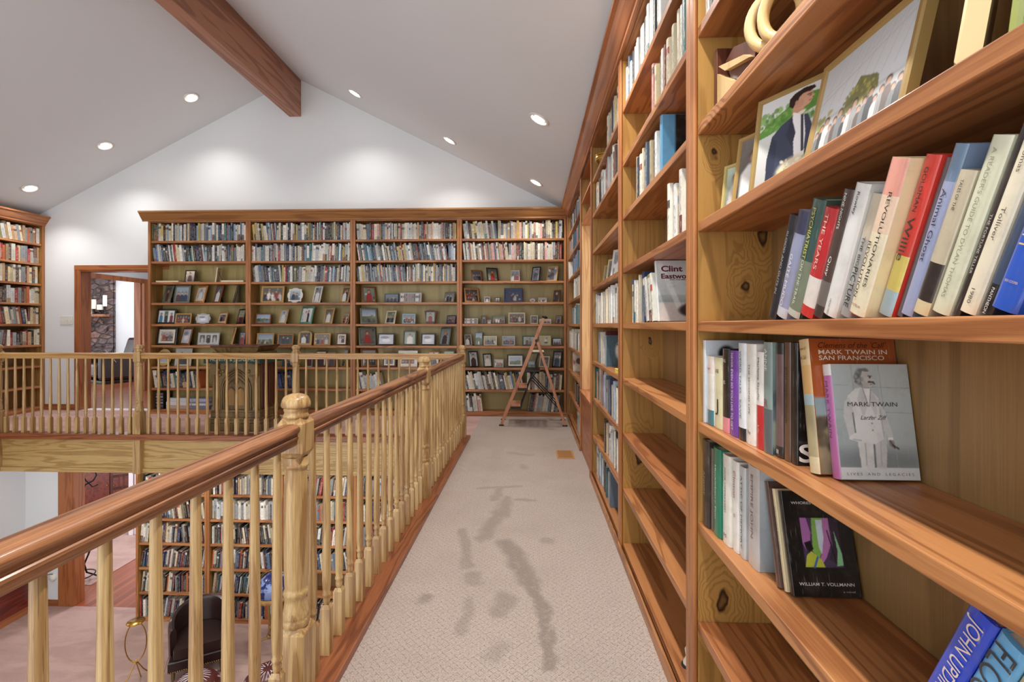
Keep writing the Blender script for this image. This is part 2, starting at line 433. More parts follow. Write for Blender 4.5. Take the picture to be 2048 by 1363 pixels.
_fonts = {}
def text_geo(txt, size=1.0, shear=0.0, bold=0.0, squeeze=1.0):
    key = (txt, shear, bold, squeeze)
    if key not in _fonts:
        cu = bpy.data.curves.new('lettering', 'FONT'); cu.body = txt; cu.size = 1.0; cu.shear = shear; cu.offset = bold
        cu.align_x = 'CENTER'; cu.align_y = 'CENTER'; cu.resolution_u = 4
        ob = bpy.data.objects.new('lettering', cu); COL.objects.link(ob)
        dg = bpy.context.evaluated_depsgraph_get(); dg.update()
        me = ob.evaluated_get(dg).to_mesh()
        v = [(p.co.x * squeeze, p.co.y) for p in me.vertices]; f = [tuple(p.vertices) for p in me.polygons]
        ob.evaluated_get(dg).to_mesh_clear()
        bpy.data.objects.remove(ob); bpy.data.curves.remove(cu)
        xs = [a for a, _ in v] or [0, 1]; ys = [b for _, b in v] or [0, 1]
        _fonts[key] = (v, f, max(xs) - min(xs), max(ys) - min(ys))
    return _fonts[key]
def put_text(mb, txt, centre, U, V, length, height, col, m='jacket', T=None, shear=0.0, bold=0.0):
    """lettering centred at CENTRE, reading along unit vector U, up along V, scaled to LENGTH (or HEIGHT, whichever is smaller)"""
    v, f, w, h = text_geo(txt, 1.0, shear, bold)
    if not v: return
    sx = length / w; sy = height / h
    k = min(sx, sy * 1.6); sx = k; sy = min(sy, k * 1.6)
    c, U, V = Vector(centre), Vector(U), Vector(V)
    xs = [a for a, _ in v]; ys = [b for _, b in v]; cx, cy = (max(xs) + min(xs)) / 2, (max(ys) + min(ys)) / 2
    mb.add([tuple(c + U * ((a - cx) * sx) + V * ((b - cy) * sy)) for a, b in v], f, m, lin(col), T)
# ------------------------------------------------------------------ the room
XF, XW = 0.50, 0.745            # front of the side bookcases, side wall behind them
YB, WB, WT = 6.555, 6.79, 0.155 # front of the end bookcases, end wall, its thickness
XL, XLW = -7.16, -7.45          # bookcase on the opposite wall, that wall
XR, ZR, SL = -3.385, 4.806, 0.503
LF = -2.88                      # lower floor
Y0 = -3.0
RX = Matrix.Rotation(PI / 2, 4, 'X')
def roof(x): return ZR - SL * abs(x - XR)
def shelf_z(k): return (0.06, 0.36, 0.66, 0.96, 1.26, 1.558, 1.848, 2.14, 2.43)[k]

mb = MB()
for (xa, xb, iv) in ((XLW, -6.72, [(LF, None)]), (-6.72, -6.62, [(-0.75, None)]), (-6.62, -5.6, [(-0.75, 0.0), (2.05, None)]),
                     (-5.6, -5.25, [(LF, 0.0), (2.05, None)]), (-5.25, XR, [(LF, None)]), (XR, XW + 0.15, [(LF, None)])):
    for lo, hi in iv:
        ta, tb = (roof(xa), roof(xb)) if hi is None else (hi, hi)
        mb.prism([(xa, lo), (xb, lo), (xb, tb), (xa, ta)], -(WB + WT), -WB, 'wall', T=RX)
structure(mb, 'wall_back', 'white gable end wall above the long bookcases', 'wall')
mb = MB(); mb.box(XLW - 0.12, XLW, Y0, WB + WT, LF, roof(XLW) + 0.02, 'wall')
structure(mb, 'wall_left', 'white side wall behind the opposite walkway', 'wall')
mb = MB()
WY0, WY1, WZ0, WZ1 = 3.965, 4.775, 0.62, 2.22
for a, b, lo, hi in ((Y0, WY0, LF, roof(XW) + .05), (WY1, WB + WT, LF, roof(XW) + .05), (WY0, WY1, LF, WZ0), (WY0, WY1, WZ1, roof(XW) + .05)):
    mb.box(XW, XW + 0.15, a, b, lo, hi, 'wall')
structure(mb, 'wall_right', 'white side wall hidden behind the side bookcases', 'wall')
mb = MB()
mb.prism([(XLW - .12, roof(XLW - .12)), (XR, ZR), (XR, ZR + .12), (XLW - .12, roof(XLW - .12) + .12)], -(WB + WT), -Y0, 'ceiling', T=RX)
mb.prism([(XR, ZR), (XW + .15, roof(XW + .15)), (XW + .15, roof(XW + .15) + .12), (XR, ZR + .12)], -(WB + WT), -Y0, 'ceiling', T=RX)
structure(mb, 'ceiling', 'white vaulted ceiling rising to a timber ridge beam', 'ceiling')
mb = MB(); mb.box(-3.478, -3.309, Y0, WB, 4.245, 4.79, 'beam_y')
structure(mb, 'beam', 'reddish timber ridge beam running under the vaulted ceiling', 'beam', bevel=0.004)
# floors
RXC, BYC = -0.67, 5.305         # carpet edges
mb = MB(); mb.box(RXC, XW, Y0, WB, -0.36, 0, 'carpet')
structure(mb, 'floor', 'grey beige patterned carpet of the side walkway, with dark drag stains', 'floor')
mb = MB(); mb.box(XLW, RXC - .0005, BYC, WB, -0.36, 0, 'carpet_pink'); mb.box(XLW, -6.12, Y0, BYC - .0005, -0.36, 0, 'carpet_pink')
structure(mb, 'floor', 'pinkish carpet of the end walkway behind the far railing', 'floor')
mb = MB()
mb.box(RXC - 0.10, XW, Y0, WB, -0.40, -0.362, 'ceiling'); mb.box(XLW, RXC - 0.161, 5.26, WB, -0.40, -0.362, 'ceiling'); mb.box(XLW, -6.1, Y0, 5.259, -0.40, -0.362, 'ceiling')
structure(mb, 'ceiling', 'white underside of the walkways over the lower room', 'ceiling')
mb = MB(); mb.box(XLW, XW, Y0, WB, LF - 0.1, LF, 'carpet_low')
structure(mb, 'floor', 'dusty rose carpet of the lower room', 'floor')
mb = MB(); mb.box(-12.5, -4.0, WB + .001, 13.0, LF - 0.1, LF - 0.002, 'hardwood')
structure(mb, 'floor', 'red brown plank floor of the lower hall', 'floor')
mb = MB(); mb.box(-12.5, -6.98, WB + WT + .4, 13.0, LF - 0.0015, LF + 0.006, 'carpet_low')
tag(mb.build('hall_carpet'), 'mauve carpet beside the plank floor of the lower hall', 'carpet', kind='structure')
mb = MB(); mb.box(-14.5, -4.0, WB + .002, 13.0, -0.1, -0.001, 'hardwood')
structure(mb, 'floor', 'red brown plank floor of the room beyond the upper doorway', 'floor')
# rooms beyond the two doorways
mb = MB()
mb.box(-14.5, -4.0, 11.125, 11.25, LF, 2.9, 'wall')
structure(mb, 'wall_far', 'white wall of the room beyond the doorways', 'wall')
mb = MB(); mb.box(-5.15, -5.05, WB + WT, 11.12, LF, 2.9, 'wall')
structure(mb, 'wall_hall', 'white wall closing the hall beyond the doorway', 'wall')
mb = MB(); mb.box(-7.52, -7.42, WB + WT, 8.0, 2.1, 2.9, 'wall'); mb.box(-7.52, -7.42, 8.0, 9.2, 2.1, 2.9, 'wall'); mb.box(-7.52, -7.42, 9.2, 11.12, 0.0, 2.9, 'wall'); 
structure(mb, 'wall_passage', 'white wall over the second opening beyond the doorway', 'wall')
mb = MB(); mb.box(-14.5, -4.0, WB + WT, 12.0, 2.5, 2.6, 'ceiling')
structure(mb, 'ceiling', 'white ceiling of the room beyond the doorway', 'ceiling')
mb = MB(); mb.box(-14.5, -4.0, WB + WT, 12.0, -0.42, -0.3, 'ceiling')
structure(mb, 'ceiling', 'white ceiling of the lower hall', 'ceiling')
# door openings
mb = MB()
mb.box(-6.687, -6.615, WB - .018, WB, 0.0, 2.12, 'casing_z'); mb.box(-6.62, -6.60, WB - .012, WB + WT + .01, 0, 2.05, 'casing_z')
mb.box(-6.687, -5.25, WB - .02, WB - .0005, 2.05, 2.12, 'casing_x'); mb.box(-6.60, -5.25, WB - .012, WB + WT + .01, 2.03, 2.05, 'casing_x')
structure(mb, 'door_1', 'wood cased doorway beside the long bookcase, open to a stone fireplace room', 'doorway', bevel=.003)
mb = MB()
mb.box(-6.935, -6.715, WB - .018, WB - .0005, LF, -0.42, 'casing_z'); mb.box(-6.72, -6.70, WB - .012, WB + WT + .01, LF, -0.75, 'casing_z')
mb.box(-6.70, -5.6, WB - .012, WB + WT + .01, -0.77, -0.75, 'casing_x')
structure(mb, 'door_2', 'wood cased doorway of the lower room, open to a plank floored hall', 'doorway', bevel=.003)
mb = MB()
mb.box(-7.415, -7.36, 7.6, 9.3, 2.04, 2.12, 'casing_z'); mb.box(-7.415, -7.36, 8.86, 9.02, 0, 2.04, 'casing_z'); mb.box(-7.55, -7.42, 8.84, 8.87, 0, 2.1, 'casing_z')
structure(mb, 'door_3', 'wood trimmed inner opening seen through the upper doorway', 'doorway', bevel=.003)
mb = MB(); mb.box(XL, -6.69, WB - .014, WB - .0005, 0, .085, 'casing_x')
structure(mb, 'baseboard_back', 'wooden baseboard under the light switches', 'baseboard')
mb = MB(); mb.box(XLW, -6.94, WB - .014, WB - .0005, LF, LF + .09, 'casing_x'); mb.box(XLW, XLW + .014, 5.2, WB - .015, LF, LF + .09, 'casing_y')
structure(mb, 'baseboard_left', 'wooden baseboard of the lower room', 'baseboard')
# window among the side bookcases
mb = MB()
for a, b, lo, hi in ((WY0, WY0 + .05, WZ0, WZ1), (WY1 - .05, WY1, WZ0, WZ1), (WY0 + .05, WY1 - .05, WZ0, WZ0 + .05), (WY0 + .05, WY1 - .05, WZ1 - .05, WZ1), (WY0 + .05, WY1 - .05, 1.40, 1.44)):
    mb.box(XW + .06, XW + .10, a, b, lo, hi, 'white_trim')
wf = structure(mb, 'window_1', 'white framed window between two side bookcases', 'window')
mb = MB(); mb.box(XW + .075, XW + .083, WY0 + .05, WY1 - .05, WZ0 + .05, 1.40, 'glass'); mb.box(XW + .075, XW + .083, WY0 + .05, WY1 - .05, 1.44, WZ1 - .05, 'glass')
mb.build('window_pane', wf)
# crown mouldings
CR = [(0, 2.70), (-.012, 2.70), (-.012, 2.72), (-.02, 2.726), (-.03, 2.738), (-.05, 2.765), (-.068, 2.795), (-.076, 2.80), (-.076, 2.806), (-.088, 2.81), (-.088, 2.832), (0, 2.832)]
mb = MB(); mb.prism([(YB - .012 + y, z) for y, z in CR], -5.46, XF - .02, 'crown_x', T=Matrix(((0, 0, 1, 0), (1, 0, 0, 0), (0, 1, 0, 0), (0, 0, 0, 1))))
structure(mb, 'trim_1', 'wooden crown moulding along the top of the end bookcases', 'crown moulding')
mb = MB(); mb.prism([(XF - .012 + y, z) for y, z in CR][::-1], .2, YB - .08, 'crown_y', T=Matrix(((1, 0, 0, 0), (0, 0, 1, 0), (0, 1, 0, 0), (0, 0, 0, 1))))
structure(mb, 'trim_2', 'reddish crown moulding climbing along the side bookcases', 'crown moulding')
mb = MB(); mb.prism([(XL + .012 - y, z) for y, z in CR], 4.6, WB - .001, 'crown_y', T=Matrix(((1, 0, 0, 0), (0, 0, 1, 0), (0, 1, 0, 0), (0, 0, 0, 1))))
structure(mb, 'trim_3', 'wooden crown moulding on the opposite bookcase', 'crown moulding')
# boards closing the walkway edges
mb = MB(); mb.box(XLW + 1.3, -0.79, 5.225, 5.29, -0.40, -0.005, 'fascia_x'); mb.box(XLW + 1.3, -0.79, 5.205, 5.225, -0.41, -0.36, 'fascia_x'); mb.box(XLW + 1.3, -0.79, 5.205, 5.225, -.04, -.005, 'fascia_x')
structure(mb, 'trim_4', 'oak board closing the edge of the end walkway', 'fascia board', bevel=.003)
mb = MB(); mb.box(-0.79, -0.72, Y0, 5.29, -0.41, -0.035, 'fascia_y')
structure(mb, 'trim_5', 'oak board closing the edge of the side walkway', 'fascia board')
mb = MB(); mb.box(-6.12, -6.06, Y0, 5.20, -0.41, -0.005, 'fascia_y')
structure(mb, 'trim_6', 'oak board closing the edge of the opposite walkway', 'fascia board')

# ------------------------------------------------------------------ bookcases
def bookcase(place, W, label, ply='ply_z', D=0.23, zs=None, top=2.70, knots=None, soft=.0025, group=None, sides=True):
    """PLACE: (x, y, z, rotation about z) of the lower front corner at the left seen from the room; W: width."""
    r = empty('bookcase', place[:3], place[3]); tag(r, label, 'bookcase', group)
    zs = zs or [shelf_z(k) for k in range(9)]
    km = 'pine_z' if not knots else knots
    for xa in (0, W):
        s = 1 if xa == 0 else -1
        mb = MB(); a, b = sorted((xa + s * .014, xa + s * .035)); mb.box(a, b, 0.001, D, 0.0, top, km if xa == 0 else 'pine_z'); mb.build('side_panel', r)
        mb = MB(); a, b = sorted((xa + s * .0006, xa + s * .0355)); mb.box(a, b, -.013, 0.0, 0.0, top, 'stile_z'); mb.build('stile', r, bevel=.004)
    mb = MB(); mb.box(.036, W - .036, D - .012, D, 0.02, top, ply); mb.build('back_panel', r)
    for z in zs:
        mb = MB(); mb.box(.0358, W - .0358, 0.0005, D - .0125, z - .03, z, 'pine_x'); mb.build('shelf', r, bevel=soft)
    mb = MB(); mb.box(.0358, W - .0358, .0005, D - .0125, top - .012, top + .008, 'pine_x'); mb.build('top_board', r)
    mb = MB(); mb.box(0.001, W - .001, -.012, -.001, top - .001, top + .07, 'stile_z' if False else 'pine_x'); mb.build('top_rail', r)
    mb = MB(); mb.box(.0005, W - .0005, -.022, -.0135, 0.0, .055, 'pine_x'); mb.box(.036, W - .036, -.0135, .0, 0.0, .028, 'pine_x'); mb.build('plinth', r, bevel=.003)
    return r
EDGES = [-5.385, -3.944, -2.463, -0.981, 0.483]
CASE_NAMES = ['bookcase beside the doorway', 'second bookcase from the doorway', 'third bookcase from the doorway', 'corner bookcase behind the stepladder']
CL = ['tall bookcase beside the doorway, top shelves of books, framed photographs below', 'tall bookcase second from the doorway, three full rows of books at its top',
      'tall bookcase third from the doorway, behind the corner newel post', 'tall bookcase in the corner behind the wooden stepladder']
for i in range(4):
    bookcase((EDGES[i], YB, 0, 0), EDGES[i + 1] - EDGES[i], CL[i], 'ply_green', group='end wall bookcases')
mb = MB()
M['side_knots'] = wood('knotty_side_panel', (178, 134, 72), (144, 104, 52), 2, rough=0.4, ring=10,
    knots=[(.035, .142, 1.363, .012), (.035, .196, 1.515, .016), (.035, .071, .42, .017), (.035, .053, 1.76, .008)], fibre=.3)
M['side_knots_far'] = wood('knotty_side_panel_far', (180, 136, 74), (148, 108, 54), 2, rough=0.4, ring=10,
    knots=[(.035, .15, 1.16, .010), (.035, .09, .535, .022)], fibre=.3)
R1 = dict(far=1.4975, near=0.26); R2 = dict(far=2.677, near=1.498); R3 = dict(far=3.962, near=2.678); R4 = dict(far=6.50, near=4.778)
bookcase((XF, R1['far'], 0, -PI / 2), R1['far'] - R1['near'], 'nearest tall knotty pine bookcase, half empty, with tilted hardbacks', knots='side_knots', group='side wall bookcases')
bookcase((XF, R2['far'], 0, -PI / 2), R2['far'] - R2['near'], 'tall pine bookcase second from the camera, its lower shelves empty', knots='side_knots_far', group='side wall bookcases')
bookcase((XF, R3['far'], 0, -PI / 2), R3['far'] - R3['near'], 'tall pine bookcase between the window and an emptier bookcase', group='side wall bookcases')
bookcase((XF, R4['far'], 0, -PI / 2), R4['far'] - R4['near'], 'tall side bookcase between the window and the far corner', group='side wall bookcases')
bookcase((XL, 4.9, 0, PI / 2), WB - .004 - 4.9, 'tall bookcase on the opposite wall, filled with cream and brown books', D=.28)
LE = [-5.52, -4.5, -3.46, -2.43, -1.40, -0.37]
LZ = [.04, .39, .735, 1.08, 1.42, 1.765, 2.11]
LN = ['lower bookcase beside the lower doorway', 'lower bookcase behind the leather armchair', 'lower bookcase behind the globe', 'lower bookcase under the walkway behind the globe, next along', 'lower bookcase deepest under the walkway corner']
for i in range(5):
    bookcase((LE[i], YB - .05, LF, 0), LE[i + 1] - LE[i], LN[i], 'ply_z', D=.27, zs=LZ, top=2.45, group='lower room bookcases')
# cabinet under the window, and the cubby above it
r = tag(empty('window_cabinet', (XF, WY0, 0)), 'low fir cabinet under the side window, between two bookcases', 'cabinet')
mb = MB(); mb.box(0, .24, 0.0, WY1 - WY0, 0, .585, 'casing_y'); mb.build('body', r, bevel=.002)
mb = MB(); mb.box(-.02, .30, 0.0015, WY1 - WY0 - .001, .586, .612, 'casing_y'); mb.build('window_ledge', r, bevel=.004)
for ya, s in ((0, 1), (WY1 - WY0, -1)):
    a, b = sorted((ya + s * .0005, ya + s * .018)); mb = MB(); mb.box(0.001, .30, a, b, .6125, 2.225, 'jamb_z'); mb.build('window_jamb', r)
r = tag(empty('window_cubby', (XF, WY0, 0)), 'open pine cubby over the side window', 'cubby')
mb = MB(); mb.box(0.0, .243, .001, WY1 - WY0 - .001, 2.226, 2.25, 'casing_y'); mb.build('shelf', r)
mb = MB(); mb.box(0.0, .243, .001, WY1 - WY0 - .001, 2.44, 2.46, 'casing_y'); mb.build('shelf', r)
mb = MB(); mb.box(0.0, .243, .001, WY1 - WY0 - .001, 2.69, 2.71, 'casing_y'); mb.build('top_board', r)
mb = MB(); mb.box(.232, .243, .001, WY1 - WY0 - .001, 2.25, 2.44, 'pine_z'); mb.box(.232, .243, .001, WY1 - WY0 - .001, 2.46, 2.69, 'pine_z'); mb.build('back_panel', r)

# ------------------------------------------------------------------ balustrades
def newel_mesh(mb, low):
    b = .0435
    for z0, z1, w in ((low, .285, b), (.824, .953, .0405)):
        mb.box(-w, w, -w, w, z0 + (.02 if z0 > 0 else 0), z1 - .018, 'oak_z')
        for zz, dz in ((z1 - .018, .018),) + (((z0 + .02, -.02),) if z0 > 0 else ()):
            v = [(-w, -w, zz), (w, -w, zz), (w, w, zz), (-w, w, zz)] + [(-w * .72, -w * .72, zz + dz), (w * .72, -w * .72, zz + dz), (w * .72, w * .72, zz + dz), (-w * .72, w * .72, zz + dz)]
            f = [(0, 1, 5, 4), (1, 2, 6, 5), (2, 3, 7, 6), (3, 0, 4, 7), (4, 5, 6, 7)]
            mb.add(v, f, 'oak_z')
    mb.lathe([(.038, .283), (.0415, .289), (.0425, .297), (.0415, .305), (.039, .308), (.041, .313), (.041, .319), (.0375, .338), (.0345, .360), (.0335, .374), (.0365, .379), (.0385, .386), (.0385, .391), (.0365, .397), (.0335, .400), (.0345, .408),
              (.0360, .45), (.0378, .56), (.0372, .67), (.0335, .786), (.0335, .790), (.0385, .793), (.0395, .798), (.0385, .803), (.0355, .806), (.0355, .826)], 'oak_z', 28, cap=False)
    mb.lathe([(.030, .948), (.0385, .952), (.0395, .958), (.036, .964), (.0345, .970), (.037, .974), (.0375, .979), (.034, .983), (.0425, .985), (.0445, .989), (.0448, .996), (.0425, 1.007), (.037, 1.017), (.029, 1.023), (.016, 1.027), (.001, 1.028)], 'oak_z', 28)
def baluster_mesh(mb, n=14):
    w = .0175
    mb.box(-w, w, -w, w, .0305, .2, 'oak_z')
    v = [(-w, -w, .2), (w, -w, .2), (w, w, .2), (-w, w, .2)] + [(-.011, -.011, .214), (.011, -.011, .214), (.011, .011, .214), (-.011, .011, .214)]
    mb.add(v, [(0, 1, 5, 4), (1, 2, 6, 5), (2, 3, 7, 6), (3, 0, 4, 7)], 'oak_z')
    mb.lathe([(.0105, .208), (.0125, .222), (.0135, .232), (.0115, .240), (.0155, .246), (.0155, .253), (.0125, .258), (.0145, .275), (.0158, .31), (.0150, .45), (.0125, .68), (.0105, .872)], 'oak_z', n, cap=False)
RAILP = [(.020, -.066), (.023, -.060), (.023, -.050), (.028, -.046), (.0285, -.040), (.024, -.036), (.0245, -.028), (.031, -.024), (.0335, -.017), (.032, -.009), (.025, -.003), (.012, 0)]
RAILP = RAILP + [(-x, z) for x, z in RAILP[::-1]]
protoN = None; protoB = None
def child(proto, root, loc):
    c = proto.copy(); COL.objects.link(c); c.parent = root; c.location = loc; return c
nm = MB(); newel_mesh(nm, -.41); bm_ = MB(); baluster_mesh(bm_)
def balustrade(label, axis, c, posts, counts, rail_mat, sill_mat, sill):
    global protoN, protoB
    r = tag(empty('balustrade', (0, 0, 0)), label, 'railing')
    P = (lambda t, z=0: (c, t, z)) if axis == 1 else (lambda t, z=0: (t, c, z))
    for p in posts:
        if protoN is None: protoN = nm.build('newel_post', r); protoN.location = P(p)
        else: child(protoN, r, P(p))
    for i, n in enumerate(counts):
        a, b = posts[i], posts[i + 1]
        for k in range(1, n + 1):
            t = a + (b - a) * k / (n + 1)
            if protoB is None: protoB = bm_.build('baluster', r); protoB.location = P(t)
            else: child(protoB, r, P(t))
        a, b = sorted((a, b))
        mb = MB()
        if axis == 1: T = Matrix(((1, 0, 0, c), (0, 0, 1, 0), (0, 1, 0, .936), (0, 0, 0, 1)))
        else: T = Matrix(((0, 0, 1, 0), (1, 0, 0, c), (0, 1, 0, .936), (0, 0, 0, 1)))
        mb.prism(RAILP[::-1] if axis == 1 else RAILP, a + .0405, b - .0405, rail_mat, T=T, smooth=True); mb.build('handrail', r, split=True)
    mb = MB(); mb.box(*sill, sill_mat); mb.build('sill', r, bevel=.006)
    return r
balustrade('oak balustrade along the side walkway, its red brown handrail running towards the camera', 1, -0.76, [-.335, 1.525, 3.385], [15, 15], 'rail_y', 'sill_y', (-.815, RXC + .0, Y0, 3.44, -.03, .03))
r = balustrade('oak balustrade continuing the side walkway to the far corner post', 1, -0.752, [3.386, 5.215], [15], 'rail_y', 'sill_y', (-.815, RXC + .0, 3.441, 5.30, -.03, .03))
bpy.data.objects.remove([o for o in r.children if o.name.startswith('newel_post')][0])
r = balustrade('oak balustrade across the end walkway, in front of the carved pulpit', 0, 5.215, [-0.752, -2.6, -4.39, -6.05], [15, 15, 15], 'rail_x', 'sill_x', (-6.12, -.8155, 5.15, BYC, -.03, .03))
bpy.data.objects.remove([o for o in r.children if o.name.startswith('newel_post')][0])
r = balustrade('oak balustrade turning along the opposite walkway', 1, -6.055, [5.2135, 3.36, 1.5], [15, 15], 'rail_y', 'sill_y', (-6.12, -5.99, Y0, 5.149, -.03, .03))
bpy.data.objects.remove([o for o in r.children if o.name.startswith('newel_post')][0])

# ------------------------------------------------------------------ lights
def downlight(x, y, label, power):
    sgn = 1 if x < XR else -1
    z = roof(x)
    ang = math.atan(SL) * (-sgn)
    r = empty('downlight', (x, y, z)); r.rotation_euler = (0, ang, 0)
    tag(r, label, 'downlight', 'recessed ceiling lights')
    mb = MB(); mb.lathe([(.070, -.0005), (.098, -.0005), (.100, -.006), (.092, -.011), (.074, -.011), (.068, -.004), (.066, .0)], 'white_plastic', 28, cap=False); mb.lathe([(.066, -.0008), (.060, -.004), (.054, -.005)], 'steel', 28, cap=False); mb.build('trim_ring', r)
    mb = MB(); mb.lathe([(.056, -.004), (.055, -.012), (.03, -.018), (.001, -.019)], 'glow', 24, cap=False); mb.build('bulb', r)
    l = bpy.data.lights.new('downlight_beam', 'SPOT'); l.energy = power; l.spot_size = math.radians(125); l.spot_blend = 0.9; l.shadow_soft_size = 0.045; l.color = (1.0, 0.955, 0.90)
    o = bpy.data.objects.new('downlight_beam', l); COL.objects.link(o); o.location = (x, y, z - .05)
PW = 48
for x, y, la, *kp in ((-4.49, 6.17, 'round recessed light beside the ridge beam on the slope above the doorway'), (-5.694, 6.2, 'round recessed light middle way down the slope above the doorway'),
                 (-6.78, 6.237, 'round recessed light lowest on the slope, over the opposite bookcase'), (-2.279, 6.134, 'round recessed light on the other slope, nearest the ridge beam'),
                 (-1.051, 6.161, 'round recessed light halfway along the gable edge over the third bookcase'), (0.064, 6.142, 'round recessed light in the far corner over the stepladder'),
                 (0.071, 4.252, 'larger round recessed light over the side walkway, near the crown moulding'), (0.07, 2.4, 'round recessed light over the side walkway, out by the nearer bookcases', 2.8),
                 (0.07, 0.75, 'round recessed light over the nearest bookcase', 3.2), (0.07, -1.0, 'round recessed light over the walkway behind the camera'),
                 (-6.78, 4.25, 'round recessed light over the opposite walkway'), (-6.78, 2.3, 'round recessed light over the opposite walkway further along')):
    downlight(x, y, la, PW * (kp[0] if kp else 1))
def area(loc, size, power, rot=(0, 0, 0), col=(1, .97, .93)):
    l = bpy.data.lights.new('added_fill_light', 'AREA'); l.energy = power; l.size = size; l.color = col
    o = bpy.data.objects.new('added_fill_light', l); COL.objects.link(o); o.location = loc; o.rotation_euler = rot
for x, p in ((-6.9, 6), (-5.0, 14), (-3.2, 14), (-1.4, 14)):     # fill lights added under the end walkway, without fixtures
    area((x, 5.7, -.41), .3, p)
area((-6.2, 8.6, -.45), .5, 45, col=(1, .92, .98)); area((-6.4, 8.2, 2.48), .5, 14, col=(.95, .95, 1)); area((-9.2, 10.2, 2.48), .8, 34, col=(.92, .94, 1))  # added fill lights for the rooms beyond the doorways, no fixtures modelled
w = bpy.data.worlds.new('daylight'); scn.world = w; w.use_nodes = True
bg = w.node_tree.nodes['Background']; bg.inputs[0].default_value = (0.965, 0.985, 1.0, 1); bg.inputs[1].default_value = 2.4
scn.view_settings.view_transform = 'Standard'; scn.view_settings.look = 'None'; scn.view_settings.gamma = 1.0; scn.view_settings.use_curve_mapping = False
scn.view_settings.exposure = 0.0
scn.cycles.max_bounces = 6; scn.cycles.diffuse_bounces = 4; scn.cycles.glossy_bounces = 2; scn.cycles.transmission_bounces = 4
scn.cycles.caustics_reflective = False; scn.cycles.caustics_refractive = False; scn.cycles.sample_clamp_indirect = 6.0
# ------------------------------------------------------------------ books
PAL = {'white': (232, 230, 222), 'ivory': (226, 218, 196), 'cream': (220, 206, 170), 'pale grey': (190, 193, 192), 'grey': (142, 146, 150), 'slate blue': (100, 122, 146),
       'light blue': (150, 176, 200), 'navy blue': (40, 50, 84), 'black': (34, 34, 38), 'dark brown': (78, 52, 42), 'tan': (190, 152, 112), 'red': (172, 48, 46), 'maroon': (108, 42, 48),
       'orange': (204, 104, 58), 'yellow': (214, 186, 92), 'olive': (118, 116, 74), 'dark green': (48, 84, 66), 'teal': (58, 122, 130), 'pink': (214, 160, 152), 'lavender': (156, 146, 186), 'blue': (58, 96, 168), 'charcoal': (66, 68, 74)}
def pal(spec):
    out = []
    for tok in spec.split():
        n, k = tok.rsplit(':', 1); out += [n.replace('_', ' ')] * int(k)
    return out
P_GREY = pal('white:9 ivory:5 pale_grey:6 grey:3 slate_blue:3 light_blue:3 navy_blue:4 black:4 cream:3 red:1 maroon:1 olive:1 teal:1 yellow:1 charcoal:2 dark_brown:1')
P_BLUE = pal('white:5 ivory:3 light_blue:6 slate_blue:6 navy_blue:5 pale_grey:4 teal:3 cream:3 yellow:1 dark_green:1 black:3 red:1 grey:3')
P_CREAM = pal('ivory:8 cream:5 white:5 pale_grey:4 dark_brown:3 pink:3 tan:2 black:3 charcoal:2 maroon:1 yellow:2 slate_blue:2 grey:2 red:1')
P_WARM = pal('cream:6 ivory:5 tan:5 orange:2 red:2 dark_brown:3 maroon:2 black:3 olive:2 grey:3 pale_grey:2 navy_blue:1 white:2 yellow:1')
P_DARK = pal('black:5 navy_blue:4 maroon:3 charcoal:3 dark_green:2 white:4 ivory:3 red:2 slate_blue:3 orange:1 cream:2 lavender:1 grey:2')
P_LOW = pal('black:6 charcoal:4 white:6 ivory:4 dark_brown:3 maroon:2 red:2 orange:1 navy_blue:2 slate_blue:2 cream:3 grey:3 tan:1')
P_WHITE = pal('white:8 ivory:2 pale_grey:3 charcoal:1')
ONES = 'first second third fourth fifth sixth seventh eighth ninth tenth eleventh twelfth thirteenth fourteenth fifteenth sixteenth seventeenth eighteenth nineteenth'.split()
TENS = {2: ('twentieth', 'twenty'), 3: ('thirtieth', 'thirty'), 4: ('fortieth', 'forty'), 5: ('fiftieth', 'fifty'), 6: ('sixtieth', 'sixty'), 7: ('seventieth', 'seventy'), 8: ('eightieth', 'eighty')}
def ordinal(n):
    if n < 20: return ONES[n - 1]
    a, b = divmod(n, 10)
    return TENS[a][0] if b == 0 else TENS[a][1] + '-' + ONES[b - 1]

def layout(specs, x, gap=.0004):
    """where each book (thickness, height, lean in radians, + leans to larger x) stands so that none cuts another"""
    out = []; i = 0
    while i < len(specs):
        a = specs[i][2]; j = i
        while j < len(specs) and abs(specs[j][2] - a) < 1e-6: j += 1
        g = specs[i:j]
        if a == 0:
            for t, h, _ in g: out.append(x); x += t + gap
        elif a > 0:
            p = None; end = x
            for t, h, _ in g:
                p = x + t * math.cos(a) if p is None else p + (t + gap) / math.cos(a)
                out.append(p); end = max(end, p + h * math.sin(a))
            x = end + gap
        else:
            b = -a; p = None; pt = 0
            for t, h, _ in g:
                q = x + h * math.sin(b)
                p = q if p is None else max(q, p + (pt + gap) / math.cos(b))
                pt = t; out.append(p)
            x = p + pt * math.cos(b) + gap
        i = j
    return out, x
def book_T(row, p, t, a, inset, z=.0008):
    if a > 0: return row @ T_loc(p, inset, z) @ Matrix.Rotation(a, 4, 'Y') @ T_loc(-t, 0, 0)
    if a < 0: return row @ T_loc(p, inset, z) @ Matrix.Rotation(a, 4, 'Y')
    return row @ T_loc(p, inset, z)
def vary(c, k, r):
    g = sum(c) / 3; q = 1 + r.uniform(-k * 1.6, k); wm = r.uniform(-.03, .03)
    return tuple(max(0, min(255, (g + (v - g) * .9) * q * (1 + wm * s))) for v, s in zip(c, (1, 0, -1.4)))
